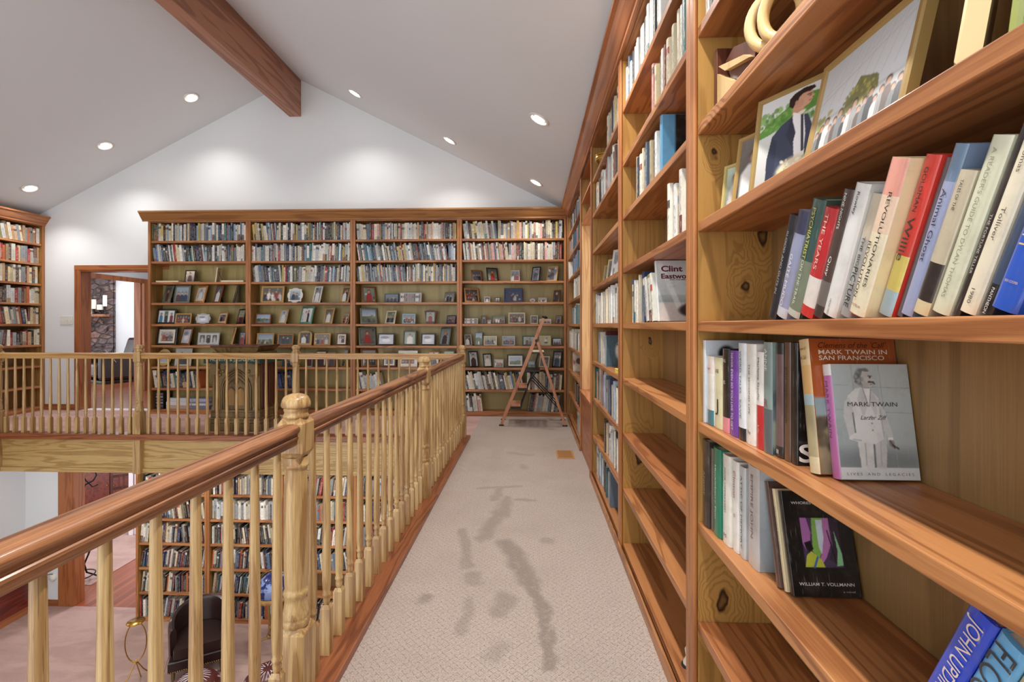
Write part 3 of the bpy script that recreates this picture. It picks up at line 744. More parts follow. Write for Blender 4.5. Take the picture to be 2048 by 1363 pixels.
def make_bands(name, r):
    c = vary(PAL[name], .09, r)
    k = r.random()
    if k < .35: return c, [(0, .12, c, 0), (.12, r.uniform(.55, .9), c, 1), (.92, 1, c, 0)]
    if k < .6:
        d = vary(PAL[r.choice(('black', 'white', 'red', 'navy blue', 'cream', 'slate blue', 'charcoal'))], .08, r)
        q = r.uniform(.55, .8); return c, [(0, .1, c, 0), (.1, q, c, 1), (q, q + .14, d, 1), (q + .14, 1, c, 0)]
    if k < .8:
        d = vary(PAL[r.choice(('white', 'black', 'grey', 'teal', 'tan', 'maroon'))], .08, r)
        q = r.uniform(.15, .4); return c, [(0, q, d, 1), (q, .9, c, 1), (.9, 1, c, 0)]
    return c, [(0, .2, c, 1), (.3, .85, c, 1), (.85, 1, c, 0)]
def book_geom(mb, T, t, h, w, col, bands, detail=False, m='cloth', parts=None):
    """one book: local x thickness, y from spine to fore edge, z height"""
    L = lambda c, ink=0: (*lin(c), float(ink))
    bo = .0022 if detail else 0
    rd = min(.006, t * .16) if detail else 0
    zc = [0.0]; cc = []
    z = 0
    for z0, z1, c, ink in bands:
        if z0 > zc[-1] + 1e-4: cc.append((c if not cc else bands[0][2] if False else col, 0)); zc.append(z0)
        cc.append((c, ink)); zc.append(z1)
    if zc[-1] < 1 - 1e-4: cc.append((col, 0)); zc.append(1.0)
    xs = [0, .06, .18, .5, .82, .94, 1] if detail else [0, .2, .8, 1]
    ys = [-rd * (1 - (2 * u - 1) ** 2) ** .5 for u in xs] if detail else [0] * len(xs)
    v = [(u * t, y, zz * h) for zz in zc for u, y in zip(xs, ys)]
    n = len(xs); f = []; cols = []
    for j in range(len(zc) - 1):
        for i in range(n - 1):
            f.append((j * n + i, j * n + i + 1, (j + 1) * n + i + 1, (j + 1) * n + i))
            mid = (0 < i < n - 2)
            cols.append(L(cc[j][0], cc[j][1] if mid else 0))
    mb.add(v, f, m, T=T, cols=cols, smooth=detail)
    if detail:
        k = L(col)
        for xa, xb in ((0, bo), (t - bo, t)): mb.box(xa, xb, 0, w, 0, h, m, k, T)
        mb.box(bo, t - bo, 0.0, .0025, 0, h, m, k, T)
        # spine caps
        for zz, rev in ((0.0, False), (h, True)):
            q = [(u * t, y, zz) for u, y in zip(xs, ys)]
            idx = tuple(range(n)); mb.add(q, [idx[::-1] if not rev else idx], m, k, T)
        (parts or mb).box(bo + .0003, t - bo - .0003, .003, w - .004, .003, h - .004, 'pages', T=T)
    else:
        k = L(col)
        q = [(0, 0, 0), (t, 0, 0), (t, w, 0), (0, w, 0), (0, 0, h), (t, 0, h), (t, w, h), (0, w, h)]
        mb.add(q, [(0, 4, 7, 3), (1, 2, 6, 5), (2, 3, 7, 6), (0, 3, 2, 1)], m, k, T)
        e = min(.0018, t * .1)
        mb.add([(0, 0, h), (t, 0, h), (t, w, h), (0, w, h), (e, e, h), (t - e, e, h), (t - e, w, h), (e, w, h), (e, e, h - .002), (t - e, e, h - .002), (t - e, w, h - .002), (e, w, h - .002)],
               [(0, 1, 5, 4), (1, 2, 6, 5), (3, 0, 4, 7), (4, 5, 9, 8), (5, 6, 10, 9), (7, 4, 8, 11)], m, k, T)
        mb.add([(e, e, h - .002), (t - e, e, h - .002), (t - e, w, h - .002), (e, w, h - .002)], [(0, 1, 2, 3)], 'pages', T=T)

ALL = []        # every shelved book: dict
def row_T(kind, off, z):
    if kind == 'end': return T_loc(off, YB, z)
    if kind == 'side': return T_loc(XF, off, z) @ Matrix.Rotation(-PI / 2, 4, 'Z')
    if kind == 'opp': return T_loc(XL, off, z) @ Matrix.Rotation(PI / 2, 4, 'Z')
    return T_loc(off, YB - .05, z)
def shelf_row(kind, off, z, x0, x1, palette, seed, where, group, t=(.012, .034), h=(.19, .25), leans=((1, 0),), inset=(.012, .03), first=(), w=(.13, .17), fill=1.0, detail=False, lower=False):
    r = random.Random(seed)
    T = row_T(kind, off, z)
    specs = []; names = list(first); acc = x0; li = 0; start = x0
    span = x1 - x0; tot = sum(k for k, _ in leans)
    bounds = []; c = 0
    for k, a in leans: c += k / tot; bounds.append((c, math.radians(a)))
    n = 0
    while True:
        _, cur = layout(specs, x0) if specs else (None, x0)
        frac = (cur - x0) / span
        a = next((a for b, a in bounds if frac < b - 1e-6), bounds[-1][1])
        tt = r.uniform(*t) * (1.25 if r.random() < .12 else 1); hh = r.uniform(*h)
        name = names[n] if n < len(names) else r.choice(palette)
        if isinstance(a, str): a = 0
        s2 = specs + [(tt, hh, a)]
        _, e = layout(s2, x0)
        if e > x1 or n > 140: break
        specs = s2
        col, bands = make_bands(name, r)
        ALL.append(dict(T=T, spec=(tt, hh, a), w=min(r.uniform(*w), .2), name=name, col=col, bands=bands, where=where, group=group, n=n + 1, inset=r.uniform(*inset), row=(kind, off, z, x0), detail=detail, lower=lower))
        n += 1
    ps, _ = layout(specs, x0)
    for b, p in zip(ALL[-n:] if n else [], ps): b['p'] = p
    if n:
        for b in ALL[-n:]: b['of'] = n
SHELF = {8: 'top shelf', 7: 'second shelf down', 6: 'third shelf down', 5: 'fourth shelf down', 4: 'fifth shelf down', 3: 'sixth shelf down', 2: 'seventh shelf down', 1: 'eighth shelf down', 0: 'bottom shelf'}
CASE_SHORT = ['bookcase beside doorway', 'second bookcase from doorway', 'third bookcase from doorway', 'corner bookcase behind stepladder']
def end_row(i, k, pal_, seed, leans=((1, 0),), a=0.0, b=1.0, **kw):
    W = EDGES[i + 1] - EDGES[i]
    shelf_row('end', EDGES[i], shelf_z(k), .040 + a * (W - .08), .040 + b * (W - .08), pal_, seed, ('from doorway side', SHELF[k], CASE_SHORT[i]), f'books on the {SHELF[k]} of the {CASE_SHORT[i]}', leans=leans, **kw)
end_row(0, 8, P_BLUE, 1, ((1, 0),), first=['olive', 'olive', 'red', 'dark green', 'cream'], h=(.21, .255))
end_row(0, 7, P_GREY, 2, ((.55, -7), (.45, 0)), first=['light blue', 'blue', 'ivory', 'light blue', 'navy blue'])
end_row(1, 8, P_GREY, 3, ((.25, -6), (.75, 0)), first=['yellow', 'yellow', 'cream', 'cream', 'black'], h=(.2, .25))
end_row(1, 7, P_GREY, 4, ((.6, 0), (.4, 2.5)))
end_row(1, 6, P_GREY, 5, ((.3, -6), (.15, 0), (.55, 3)), h=(.19, .24))
end_row(2, 8, P_CREAM, 6, ((.1, -4), (.9, 0)), h=(.2, .24))
end_row(2, 7, P_GREY, 7, ((.9, -9), (.1, 0)), t=(.010, .026))
end_row(2, 6, P_GREY, 8, ((.5, -6), (.5, 0)), t=(.010, .026))
end_row(3, 8, P_CREAM, 9, ((.35, -7), (.65, 0)), h=(.2, .25))
end_row(3, 7, P_CREAM, 10, ((.45, -6), (.55, 0)), h=(.2, .25))
end_row(0, 1, pal('navy_blue:6 light_blue:3 teal:2 red:1 ivory:1 black:2 orange:1'), 11, ((1, -9),), b=.52, first=['ivory', 'ivory', 'dark green', 'dark green', 'maroon', 'navy blue', 'navy blue', 'navy blue', 'navy blue', 'ivory', 'teal'], t=(.02, .045), h=(.2, .25))
end_row(1, 1, pal('blue:4 navy_blue:3 white:2 black:2'), 12, ((1, -9),), a=.06, b=.42, first=['grey', 'navy blue', 'blue', 'blue', 'light blue', 'navy blue', 'white', 'white'], t=(.02, .04))
end_row(2, 1, P_WHITE, 13, ((1, -11),), b=.26, first=['white', 'charcoal', 'white', 'white', 'pale grey'], h=(.17, .24))
end_row(3, 1, P_CREAM, 14, ((1, -12),), b=.62, first=['pale grey', 'navy blue', 'white', 'white', 'ivory', 'cream'], h=(.19, .25))
end_row(3, 1, P_WARM, 15, ((.5, 0), (.5, 4)), a=.64, b=1.0)
end_row(3, 0, P_CREAM, 16, ((1, -7),), b=.20, h=(.2, .25))
end_row(3, 0, P_GREY, 17, ((1, 9),), a=.64, b=.99, first=['olive', 'charcoal', 'black', 'red', 'white'], h=(.2, .255))
# opposite wall
WOP = WB - .004 - 4.9
for k, pl, s, le in ((8, P_WARM, 21, ((.86, -9), (.14, 0))), (7, P_WARM, 22, ((1, 0),)), (6, P_WARM, 23, ((1, 0),)), (5, P_WARM, 24, ((1, 0),)), (4, P_WARM, 25, ((.9, -8), (.1, 0))), (3, P_WARM, 26, ((.75, 9), (.25, 0))), (2, P_DARK, 27, ((1, 0),)), (1, P_DARK, 28, ((1, 0),))):
    x0, x1 = (.05, WOP - .04) if k > 2 else (.3, 1.26)
    shelf_row('opp', 4.9, shelf_z(k), x0, x1, pl, s, ('from white wall end', SHELF[k], 'opposite wall bookcase'), f'books on the {SHELF[k]} of the opposite bookcase', leans=le, t=(.022, .048), h=(.19, .245) if k > 3 else (.17, .23))
# side wall: x0..x1 given as photo pixels of the spine line
def sx(px, far, X=.53): return far - on_x(px, X)[1]
def side_row(R, k, pa, pb, palette, seed, nm_, leans=((1, 0),), X=(.515, .535), **kw):
    x0 = max(.04, sx(pa, R['far'])); x1 = min(R['far'] - R['near'] - .04, sx(pb, R['far']))
    kw.setdefault('detail', True)
    shelf_row('side', R['far'], shelf_z(k), x0, x1, palette, seed, ('from far end', SHELF[k], nm_), f'books on the {SHELF[k]} of the {nm_}', leans=leans, inset=(X[0] - XF, X[1] - XF), **kw)
LNS = ['lower bookcase by doorway', 'lower bookcase behind armchair', 'lower bookcase behind globe', 'fourth lower bookcase', 'fifth lower bookcase']
N2, N3, N4 = 'second side bookcase', 'side bookcase by window', 'far corner side bookcase'
side_row(R2, 8, 1243, 1330, P_WHITE, 31, N2, first=['pale grey', 'white', 'slate blue', 'white', 'charcoal', 'white', 'white', 'ivory'], t=(.02, .036), h=(.19, .24))
side_row(R2, 7, 1308, 1390, pal('ivory:5 cream:3 white:3 maroon:1 teal:1'), 32, N2, first=['ivory', 'pink', 'red', 'cream', 'yellow', 'teal', 'white', 'maroon', 'ivory', 'ivory', 'cream', 'cream'], t=(.02, .034), h=(.17, .245))
side_row(R2, 6, 1278, 1316, P_GREY, 33, N2, first=['ivory', 'charcoal', 'ivory', 'white', 'cream', 'pale grey', 'charcoal'], t=(.016, .03), h=(.19, .225))
side_row(R2, 5, 1342, 1391, pal('white:5 ivory:3 charcoal:1 cream:1'), 34, N2, first=['white', 'maroon', 'white', 'cream', 'cream', 'ivory', 'white', 'white'], t=(.016, .034), h=(.17, .23))
side_row(R2, 4, 1265, 1318, P_GREY, 35, N2, first=['blue', 'ivory', 'charcoal', 'ivory', 'white', 'grey', 'ivory', 'ivory', 'slate blue', 'navy blue'], t=(.02, .036), h=(.18, .235), leans=((.5, 0), (.5, -13)))
LASTC = ALL[-1]
side_row(R3, 8, 1216, 1246, P_CREAM, 40, N3, t=(.02, .036))
side_row(R3, 7, 1189, 1248, P_CREAM, 41, N3, t=(.018, .036), first=['charcoal', 'cream', 'grey', 'white', 'charcoal', 'ivory', 'pink', 'white', 'charcoal'])
side_row(R3, 4, 1190, 1247, P_WHITE, 42, N3, t=(.018, .036), first=['grey', 'white', 'pale grey', 'white', 'slate blue', 'white', 'charcoal', 'white'], h=(.2, .25))
side_row(R3, 3, 1199, 1208, pal('ivory:2 charcoal:2 white:2 grey:2'), 43, N3, t=(.018, .036), h=(.2, .235))
side_row(R3, 2, 1188, 1247, P_BLUE, 44, N3, first=['dark green', 'teal', 'tan', 'charcoal', 'grey', 'black', 'white', 'white', 'pale grey', 'tan', 'maroon', 'slate blue', 'lavender'], t=(.022, .045), h=(.2, .255))
side_row(R3, 1, 1211, 1246, pal('ivory:2 white:2 pale_grey:2 black:1'), 45, N3, first=['maroon', 'dark brown', 'cream', 'cream', 'lavender', 'white', 'white', 'pale grey'], t=(.025, .045), h=(.19, .25))
side_row(R3, 0, 1189, 1226, P_GREY, 46, N3, first=['charcoal', 'cream', 'white', 'charcoal', 'white', 'slate blue', 'black', 'white', 'light blue'], t=(.025, .045), h=(.2, .25))
for k, pa, pb, pl, s, le in ((8, 1136, 1163, P_GREY, 51, ((1, 0),)), (7, 1137, 1163, pal('pink:2 cream:2 tan:1 teal:3 blue:2 light_blue:2'), 52, ((1, 0),)), (6, 1147, 1163, pal('grey:2 ivory:1 light_blue:2 blue:2 teal:2 navy_blue:1'), 53, ((1, 0),)),
                         (5, 1149, 1163, pal('ivory:3 white:2 pale_grey:2'), 54, ((1, 0),)), (4, 1146, 1163, pal('ivory:2 light_blue:2 teal:1 white:1'), 55, ((1, 0),)), (3, 1140, 1163, pal('ivory:3 white:2 black:1'), 56, ((1, 0),)),
                         (1, 1152, 1163, pal('ivory:2 tan:1 black:1'), 57, ((1, 0),)), (0, 1156, 1163, P_WHITE, 58, ((1, 0),))):
    side_row(R4, k, pa, pb, pl, s, N4, le, t=(.022, .045), h=(.18, .24), detail=False)
# lower room
lower_pal = [P_GREY, P_CREAM, P_WHITE, P_DARK, P_DARK, P_DARK, P_CREAM]
for i in range(5):
    W = LE[i + 1] - LE[i]
    for k in range(7):
        pl = P_DARK if k < 3 else (P_WHITE if (i == 1 and k == 4) else P_LOW)
        le = [((.25, 0), (.75, 9)), ((.5, 6), (.5, 0)), ((1, 8),), ((.6, 5), (.4, -6)), ((.4, 0), (.6, -8)), ((1, 7),), ((1, 0),)][(k + i) % 7]
        if i == 1 and k == 4: le = ((1, 0),)
        if i == 2 and k == 1: continue
        shelf_row('low', LE[i], LF + LZ[k], .04, W - .04, pl, 100 + i * 10 + k, ('from doorway end', f'{ordinal(7 - k)} shelf down', LNS[i]), 'books in the lower room', leans=le, t=(.014, .034), h=(.2, .275), w=(.15, .2), inset=(.015, .05), lower=True)

cs_, sn_ = math.cos(YAW), math.sin(YAW)
def project(p):
    zc = -sn_ * p[0] + cs_ * p[1]; xc = cs_ * p[0] + sn_ * p[1]
    return 1024 + FP * xc / zc, 649 - FP * (p[2] - EYE) / zc, zc
for b in ALL:
    t_, h_, a_ = b['spec']
    b['M'] = book_T(b['T'], b['p'], t_, a_, b['inset'])
    q = [project(b['M'] @ Vector((x, 0, z)))[:2] for x, z in ((0, 0), (t_, 0), (t_, h_), (0, h_))]
    ar = abs(sum(q[i][0] * q[(i + 1) % 4][1] - q[(i + 1) % 4][0] * q[i][1] for i in range(4))) / 2
    cx = sum(u for u, _ in q) / 4; cy = sum(v for _, v in q) / 4
    if cx < 2 or cx > 2046 or cy < 2 or cy > 1361: ar *= .02
    if b['lower']: ar *= .35
    kx = b['row'][0]
    if kx == 'side' and R2['near'] < b['M'].translation.y < R2['far'] and cx > 1377: ar *= .05
    if kx == 'side' and R3['near'] < b['M'].translation.y < R3['far'] and cx > 1238: ar *= .05
    if kx == 'end' and b['row'][2] < .9 and cx < 925: ar *= .5
    b['area'] = ar
# ------------------------------------------------------------------ printed pictures
class Cv:
    def __init__(s, w, h, c, asp=None):
        s.w, s.h = w, h; s.a = np.zeros((h, w, 3)); s.a[:] = np.array(c) / 255
        s.U, s.V = np.meshgrid((np.arange(w) + .5) / w, (np.arange(h) + .5) / h); s.asp = asp or w / h
    def _put(s, m, c, k=1.0):
        m = np.clip(m, 0, 1)[..., None] * k
        s.a = s.a * (1 - m) + np.array(c) / 255 * m; return s
    def rect(s, u0, u1, v0, v1, c, k=1.0): return s._put(((s.U >= u0) & (s.U <= u1) & (s.V >= v0) & (s.V <= v1)).astype(float), c, k)
    def ell(s, u, v, ru, rv, c, k=1.0, soft=.15):
        d = np.sqrt(((s.U - u) / ru) ** 2 + ((s.V - v) / rv) ** 2); return s._put((1 + soft - d) / (2 * soft), c, k)
    def poly(s, pts, c, k=1.0):
        m = np.zeros_like(s.U, bool); n = len(pts)
        for i in range(n):
            (x0, y0), (x1, y1) = pts[i], pts[(i + 1) % n]
            if y0 == y1: continue
            m ^= ((y0 > s.V) != (y1 > s.V)) & (s.U < (x1 - x0) * (s.V - y0) / (y1 - y0) + x0)
        return s._put(m.astype(float), c, k)
    def line(s, p, q, w, c, k=1.0):
        d = np.array(q) - np.array(p); L = (d ** 2).sum() + 1e-9
        h = np.clip(((s.U - p[0]) * d[0] + (s.V - p[1]) * d[1]) / L, 0, 1)
        e = np.sqrt(((s.U - p[0] - h * d[0]) * s.asp) ** 2 + (s.V - p[1] - h * d[1]) ** 2); return s._put((w - e) / (w * .4), c, k)
    def grad(s, v0, v1, c0, c1):
        f = np.clip((s.V - v0) / (v1 - v0), 0, 1)[..., None]; m = ((s.V >= v0) & (s.V <= v1))[..., None]
        s.a = np.where(m, np.array(c0) / 255 * (1 - f) + np.array(c1) / 255 * f, s.a); return s
    def blobs(s, n, cols, seed, u=(0, 1), v=(0, 1), r=(.03, .1), k=.8):
        q = random.Random(seed)
        for _ in range(n):
            rr = q.uniform(*r); s.ell(q.uniform(*u), q.uniform(*v), rr / max(s.asp, .3), rr, q.choice(cols), k)
        return s
    def person(s, u, v, hgt, cloth, skin=(196, 150, 124), hair=(50, 36, 30), wide=1.0):
        r = hgt * .10; a = s.asp
        s.poly([(u - r * 1.9 * wide / a, v), (u - r * 1.7 * wide / a, v + hgt * .62), (u - r * .8 / a, v + hgt * .76), (u + r * .8 / a, v + hgt * .76), (u + r * 1.7 * wide / a, v + hgt * .62), (u + r * 1.9 * wide / a, v)], cloth)
        s.ell(u, v + hgt * .9, r * 1.05 / a, r * 1.15, hair); s.ell(u, v + hgt * .865, r * .82 / a, r * .98, skin); return s
    def noise(s, k, seed):
        s.a = np.clip(s.a + (np.random.RandomState(seed).rand(s.h, s.w, 1) - .5) * k, 0, 1); return s
    def margin(s, k, c):
        m = ((s.U < k / s.asp) | (s.U > 1 - k / s.asp) | (s.V < k) | (s.V > 1 - k)); return s._put(m.astype(float), c)
    def grey(s): s.a = np.repeat(s.a.mean(axis=2, keepdims=True), 3, axis=2); return s
def snapshot(kind, w, h, seed):
    q = random.Random(seed); n = 26
    W, H = (n, max(10, int(n * h / w))) if w < h * 1.2 else (int(n * 1.3), max(10, int(n * 1.3 * h / w)))
    bgc = q.choice(((150, 164, 146), (120, 130, 142), (186, 178, 164), (104, 98, 92), (196, 206, 214), (160, 180, 194)))
    c = Cv(W, H, bgc); c.grad(0, 1, vary(bgc, .3, q), vary(bgc, .3, q)); c.blobs(6, [vary(bgc, .5, q) for _ in range(4)], seed)
    sk = lambda: q.choice(((204, 160, 134), (186, 140, 112), (214, 176, 150)))
    hr = lambda: q.choice(((40, 30, 28), (70, 50, 36), (140, 110, 70), (90, 88, 86)))
    dk = lambda: q.choice(((36, 38, 46), (60, 40, 44), (90, 50, 50), (44, 60, 84), (96, 96, 104), (150, 60, 56), (206, 200, 190)))
    if kind == 'portrait': c.person(.5, -.25, 1.12, dk(), sk(), hr(), 1.1)
    elif kind == 'red portrait': c.person(.5, -.25, 1.12, (160, 44, 40), (206, 150, 118), (50, 30, 26), 1.1)
    elif kind == 'couple': c.person(.34, -.15, 1.0, dk(), sk(), hr()); c.person(.66, -.2, .95, dk(), sk(), hr())
    elif kind == 'wedding': c.person(.64, 0, .86, (30, 32, 40), sk(), hr()); c.person(.38, 0, .8, (232, 232, 228), sk(), hr(), 1.5)
    elif kind == 'bride': c.person(.5, 0, .86, (236, 236, 232), sk(), hr(), 1.6)
    elif kind in ('group', 'wedding group'):
        for i in range(5): c.person(.12 + .19 * i, -.05 + .12 * (i % 2), .72, (236, 236, 232) if kind != 'group' and i in (1, 2) else dk(), sk(), hr())
        for i in range(4): c.person(.2 + .2 * i, -.25, .6, dk(), sk(), hr())
    elif kind == 'children':
        for i in range(3): c.person(.2 + .3 * i, -.12, .78, dk(), sk(), hr(), 1.1)
    elif kind == 'landscape': c.grad(.5, 1, (180, 190, 200), (140, 166, 196)); c.blobs(10, [(70, 96, 56), (96, 112, 70), (50, 70, 44)], seed, v=(0, .5), r=(.08, .2)); c.person(.5, 0, .4, dk())
    elif kind == 'bird': c = Cv(W, H, (196, 196, 160)); c.ell(.55, .5, .12, .26, (236, 236, 232)); c.line((.6, .7), (.72, .9), .04, (40, 40, 40)); c.ell(.6, .25, .2, .1, (60, 66, 60))
    elif kind == 'strip':
        c = Cv(W, H, (214, 214, 212))
        for i in range(3): c.rect(.04 + .33 * i, .29 + .33 * i, .1, .9, (80, 80, 82)); c.person(.16 + .33 * i, .05, .72, (36, 36, 38) if i % 2 else (190, 190, 190), (200, 198, 196), (30, 30, 30))
        c.grey()
    elif kind == 'three pictures':
        c = Cv(W, H, (226, 232, 236)); c.rect(.36, .62, .05, .95, (84, 120, 70)); c.person(.16, .0, .8, (70, 130, 160)); c.person(.5, 0, .75, (36, 40, 48)); c.person(.83, 0, .8, (120, 40, 60))
    elif kind == 'cards':
        c = Cv(36, 14, (200, 200, 200))
        for i in range(12): c.rect(i / 12, i / 12 + .06, 0, 1, q.choice(((40, 40, 44), (230, 230, 226), (120, 120, 126), (236, 236, 236)))); c.ell(i / 12 + .03, .6, .02, .2, q.choice(((30, 30, 30), (170, 90, 80))))
    elif kind == 'heart': c.ell(.36, .62, .24, .24, (170, 160, 214)); c.ell(.64, .62, .24, .24, (170, 160, 214)); c.poly([(.14, .56), (.86, .56), (.5, .1)], (170, 160, 214))
    elif kind == 'sky': c = Cv(W, H, (210, 214, 224)); c.ell(.5, .4, .3, .2, (246, 246, 250)); c.ell(.4, .7, .3, .14, (150, 150, 170))
    elif kind == 'lights': c = Cv(W, H, (40, 52, 90)); c.blobs(12, [(90, 110, 150), (220, 210, 150), (60, 76, 120)], seed, r=(.03, .1)); c.person(.4, 0, .55, (40, 36, 40)); c.person(.62, 0, .55, (180, 176, 170))
    if q.random() < .18 and kind in ('portrait', 'couple', 'group', 'children'): c.grey()
    c.noise(.06, seed)
    return c
FR = {'gold': (196, 156, 92), 'oak': (182, 130, 74), 'brown': (128, 78, 46), 'dark brown': (62, 38, 30), 'black': (28, 27, 28), 'silver': (184, 184, 182), 'pewter': (116, 120, 106), 'green grey': (98, 108, 92),
      'white': (232, 230, 224), 'cream': (218, 206, 174), 'red brown': (92, 44, 34), 'floral green': (92, 150, 124), 'pale blue': (160, 190, 204), 'navy': (48, 60, 96), 'leafy dark': (74, 78, 62), 'teal': (58, 84, 84)}
def outline(shape, w, h):
    if shape == 'oval': return [(w / 2 * math.cos(2 * PI * i / 32), h / 2 + h / 2 * math.sin(2 * PI * i / 32)) for i in range(32)]
    if shape == 'scallop': return [((w / 2) * (.93 + .07 * math.cos(8 * 2 * PI * i / 64)) * math.copysign(abs(math.cos(2 * PI * i / 64)) ** .6, math.cos(2 * PI * i / 64)), h / 2 + (h / 2) * (.93 + .07 * math.cos(8 * 2 * PI * i / 64)) * math.copysign(abs(math.sin(2 * PI * i / 64)) ** .6, math.sin(2 * PI * i / 64))) for i in range(64)]
    if shape == 'arch': return [(-w / 2, 0), (w / 2, 0), (w / 2, h * .7)] + [(w / 2 * math.cos(PI * i / 12), h * .7 + h * .3 * math.sin(PI * i / 12)) for i in range(1, 12)] + [(-w / 2, h * .7)]
    if shape == 'shield': return [(-w * .32, 0), (w * .32, 0), (w / 2, h * .92), (w * .3, h * .97), (0, h), (-w * .3, h * .97), (-w / 2, h * .92)]
    return None
def frame(loc, w, h, colour, cv, label, rz=0.0, tilt=.2, shape='rect', b=None, depth=.014, mount=0.0, group=None, base_rot=0.0, m='paint', easel=True, col=None):
    """a framed picture standing on z = loc z, facing -y when rz = 0, leaning back by TILT"""
    tag_ = label
    r = empty('photo_frame', loc, base_rot + rz, -tilt); tag(r, label, 'photo frame', group)
    r.location.z += depth * math.sin(tilt) + .0008
    c = lin(col or FR[colour]); b = b if b is not None else max(.008, min(w, h) * .11)
    mb = MB(); o = outline(shape, w, h)
    if o is None:
        P = [((-w / 2, 0), (w / 2, 0), (w / 2, h), (-w / 2, h)), ((-w / 2 + b, b), (w / 2 - b, b), (w / 2 - b, h - b), (-w / 2 + b, h - b))]
        mid = .5
        rings = [(P[0], depth), (P[0], .003), ([(x0 + (x1 - x0) * .25, y0 + (y1 - y0) * .25) for (x0, y0), (x1, y1) in zip(*P)], 0.0), ([(x0 + (x1 - x0) * .75, y0 + (y1 - y0) * .75) for (x0, y0), (x1, y1) in zip(*P)], .001), (P[1], .005)]
        v = [(x, y, z) for ring, y in rings for x, z in ring]; f = []
        for k in range(len(rings) - 1):
            for i in range(4):
                j = (i + 1) % 4; f.append((k * 4 + i, k * 4 + j, k * 4 + 4 + j, k * 4 + 4 + i)[::-1])
        f.append((0, 1, 2, 3)[::-1])
        mb.add(v, [ff[::-1] for ff in f], m, c)
        mb.build('border', r)
        pw, ph, py = w - 2 * b, h - 2 * b, .0052
    else:
        mb.prism([(x, z) for x, z in o], -depth, 0, m, c, RX); mb.build('border', r)
        k = .66 if shape != 'arch' else .72
        pw, ph, py = w * k, h * k, -.0008; b = (h - ph) / 2
    if mount:
        cv.margin(mount, (228, 220, 200))
    mb = MB(); mb.picture(cv.a, (-pw / 2, py, b), (pw, 0, 0), (0, 0, ph), 'print'); mb.build('photograph', r)
    if easel:
        ca, sa = math.cos(tilt), math.sin(tilt)
        gy, gz = depth + h * .32, -depth * math.sin(tilt)            # foot in world terms (depth direction, height)
        ly, lz = gy * ca - gz * sa, gz * ca + gy * sa                # turned into the leaning frame's own axes
        mb = MB(); mb.bar((0, depth + .0005, h * .72), (0, ly, lz + .004), w * .16, .0025, 'black', up=(0, 1, 0)); mb.build('easel_back', r)
    return r
CRP = {1: (280, 400, 4.543), 2: (700, 400, 4.267), 3: (280, 680, 4.654), 4: (700, 640, 4.267)}
PLACE = {}
def end_frames(i, k, items):
    """items: (crop, x0, x1, y0, colour, content, turn, shape, size word) read off the photograph"""
    z = shelf_z(k)
    for n, (cr, x0, x1, y0, colour, kind, turn, shape, mount) in enumerate(items):
        ox, oy, s = CRP[cr]
        px0, px1, py0 = ox + x0 / s, ox + x1 / s, oy + y0 / s
        Y = YB + .075
        xa, xb = on_y(px0, 649, Y)[0], on_y(px1, 649, Y)[0]
        h = max(.05, (on_y(px0, py0, Y)[2] - z) / (.955 if turn else .98))
        yaw = {'l': .52, 'r': -.52, 'll': .9, 'rr': -.9, '': 0.0}[turn]
        w = max(.035, (xb - xa - (h * .1 if turn else 0)) / math.cos(yaw) * .98)
        h = min(h, .255); x = (xa + xb) / 2
        mg = .048 + (h * .16 * abs(math.sin(yaw)) + .012 if turn else 0)
        x = min(max(x, EDGES[i] + mg + w * math.cos(yaw) / 2), EDGES[i + 1] - mg - w * math.cos(yaw) / 2)
        cv = snapshot(kind, w, h, i * 1000 + k * 100 + n)
        shp = {'': 'upright' if h > w * 1.1 else 'wide', 'rect': '', 'oval': 'oval', 'scallop': 'scalloped', 'arch': 'arched', 'shield': 'shield-shaped'}[shape]
        lab = f"{colour} {shp} frame, {kind}, {ordinal(n + 1)} from doorway, {SHELF[k]}, {CASE_SHORT[i]}"
        frame((x, Y + (.0 if not turn else .003), z), w, h, colour, cv, lab, yaw, .23 if turn else .16, shape or 'rect', mount=.12 if mount else 0, group=f'photographs on the {SHELF[k]} of the {CASE_SHORT[i]}')
end_frames(0, 6, [(1, 398, 495, 635, 'dark brown', 'portrait', '', '', 0)])
end_frames(0, 5, [(1, 150, 292, 780, 'green grey', 'portrait', 'r', '', 0), (1, 298, 445, 775, 'pewter', 'children', '', '', 0), (1, 445, 610, 780, 'oak', 'bride', 'r', '', 1), (1, 627, 745, 770, 'brown', 'bride', 'r', '', 0), (1, 800, 890, 770, 'black', 'couple', 'rr', '', 0)])
end_frames(0, 4, [(1, 112, 284, 990, 'black', 'three pictures', '', '', 0), (1, 312, 460, 1030, 'gold', 'group', '', '', 0), (1, 497, 637, 1030, 'silver', 'sky', '', 'scallop', 0), (1, 668, 800, 1022, 'oak', 'couple', 'r', '', 1), (1, 845, 955, 992, 'black', 'children', 'r', '', 0)])
end_frames(0, 3, [(1, 120, 300, 1160, 'black', 'group', '', '', 1), (1, 312, 480, 1162, 'brown', 'sky', 'r', '', 0), (1, 515, 715, 1205, 'silver', 'strip', '', '', 0), (1, 765, 870, 1162, 'gold', 'portrait', 'rr', '', 0), (1, 895, 950, 1200, 'black', 'portrait', '', '', 0)])
end_frames(0, 2, [(3, 140, 275, 85, 'gold', 'heart', '', 'oval', 0), (3, 315, 470, 70, 'silver', 'couple', '', '', 0)])
end_frames(1, 5, [(1, 1090, 1303, 780, 'gold', 'wedding group', '', '', 0), (1, 1333, 1475, 798, 'white', 'couple', '', 'scallop', 0), (1, 1540, 1648, 785, 'white', 'bride', 'r', '', 0), (1, 1795, 1905, 785, 'gold', 'wedding', 'r', '', 0)])
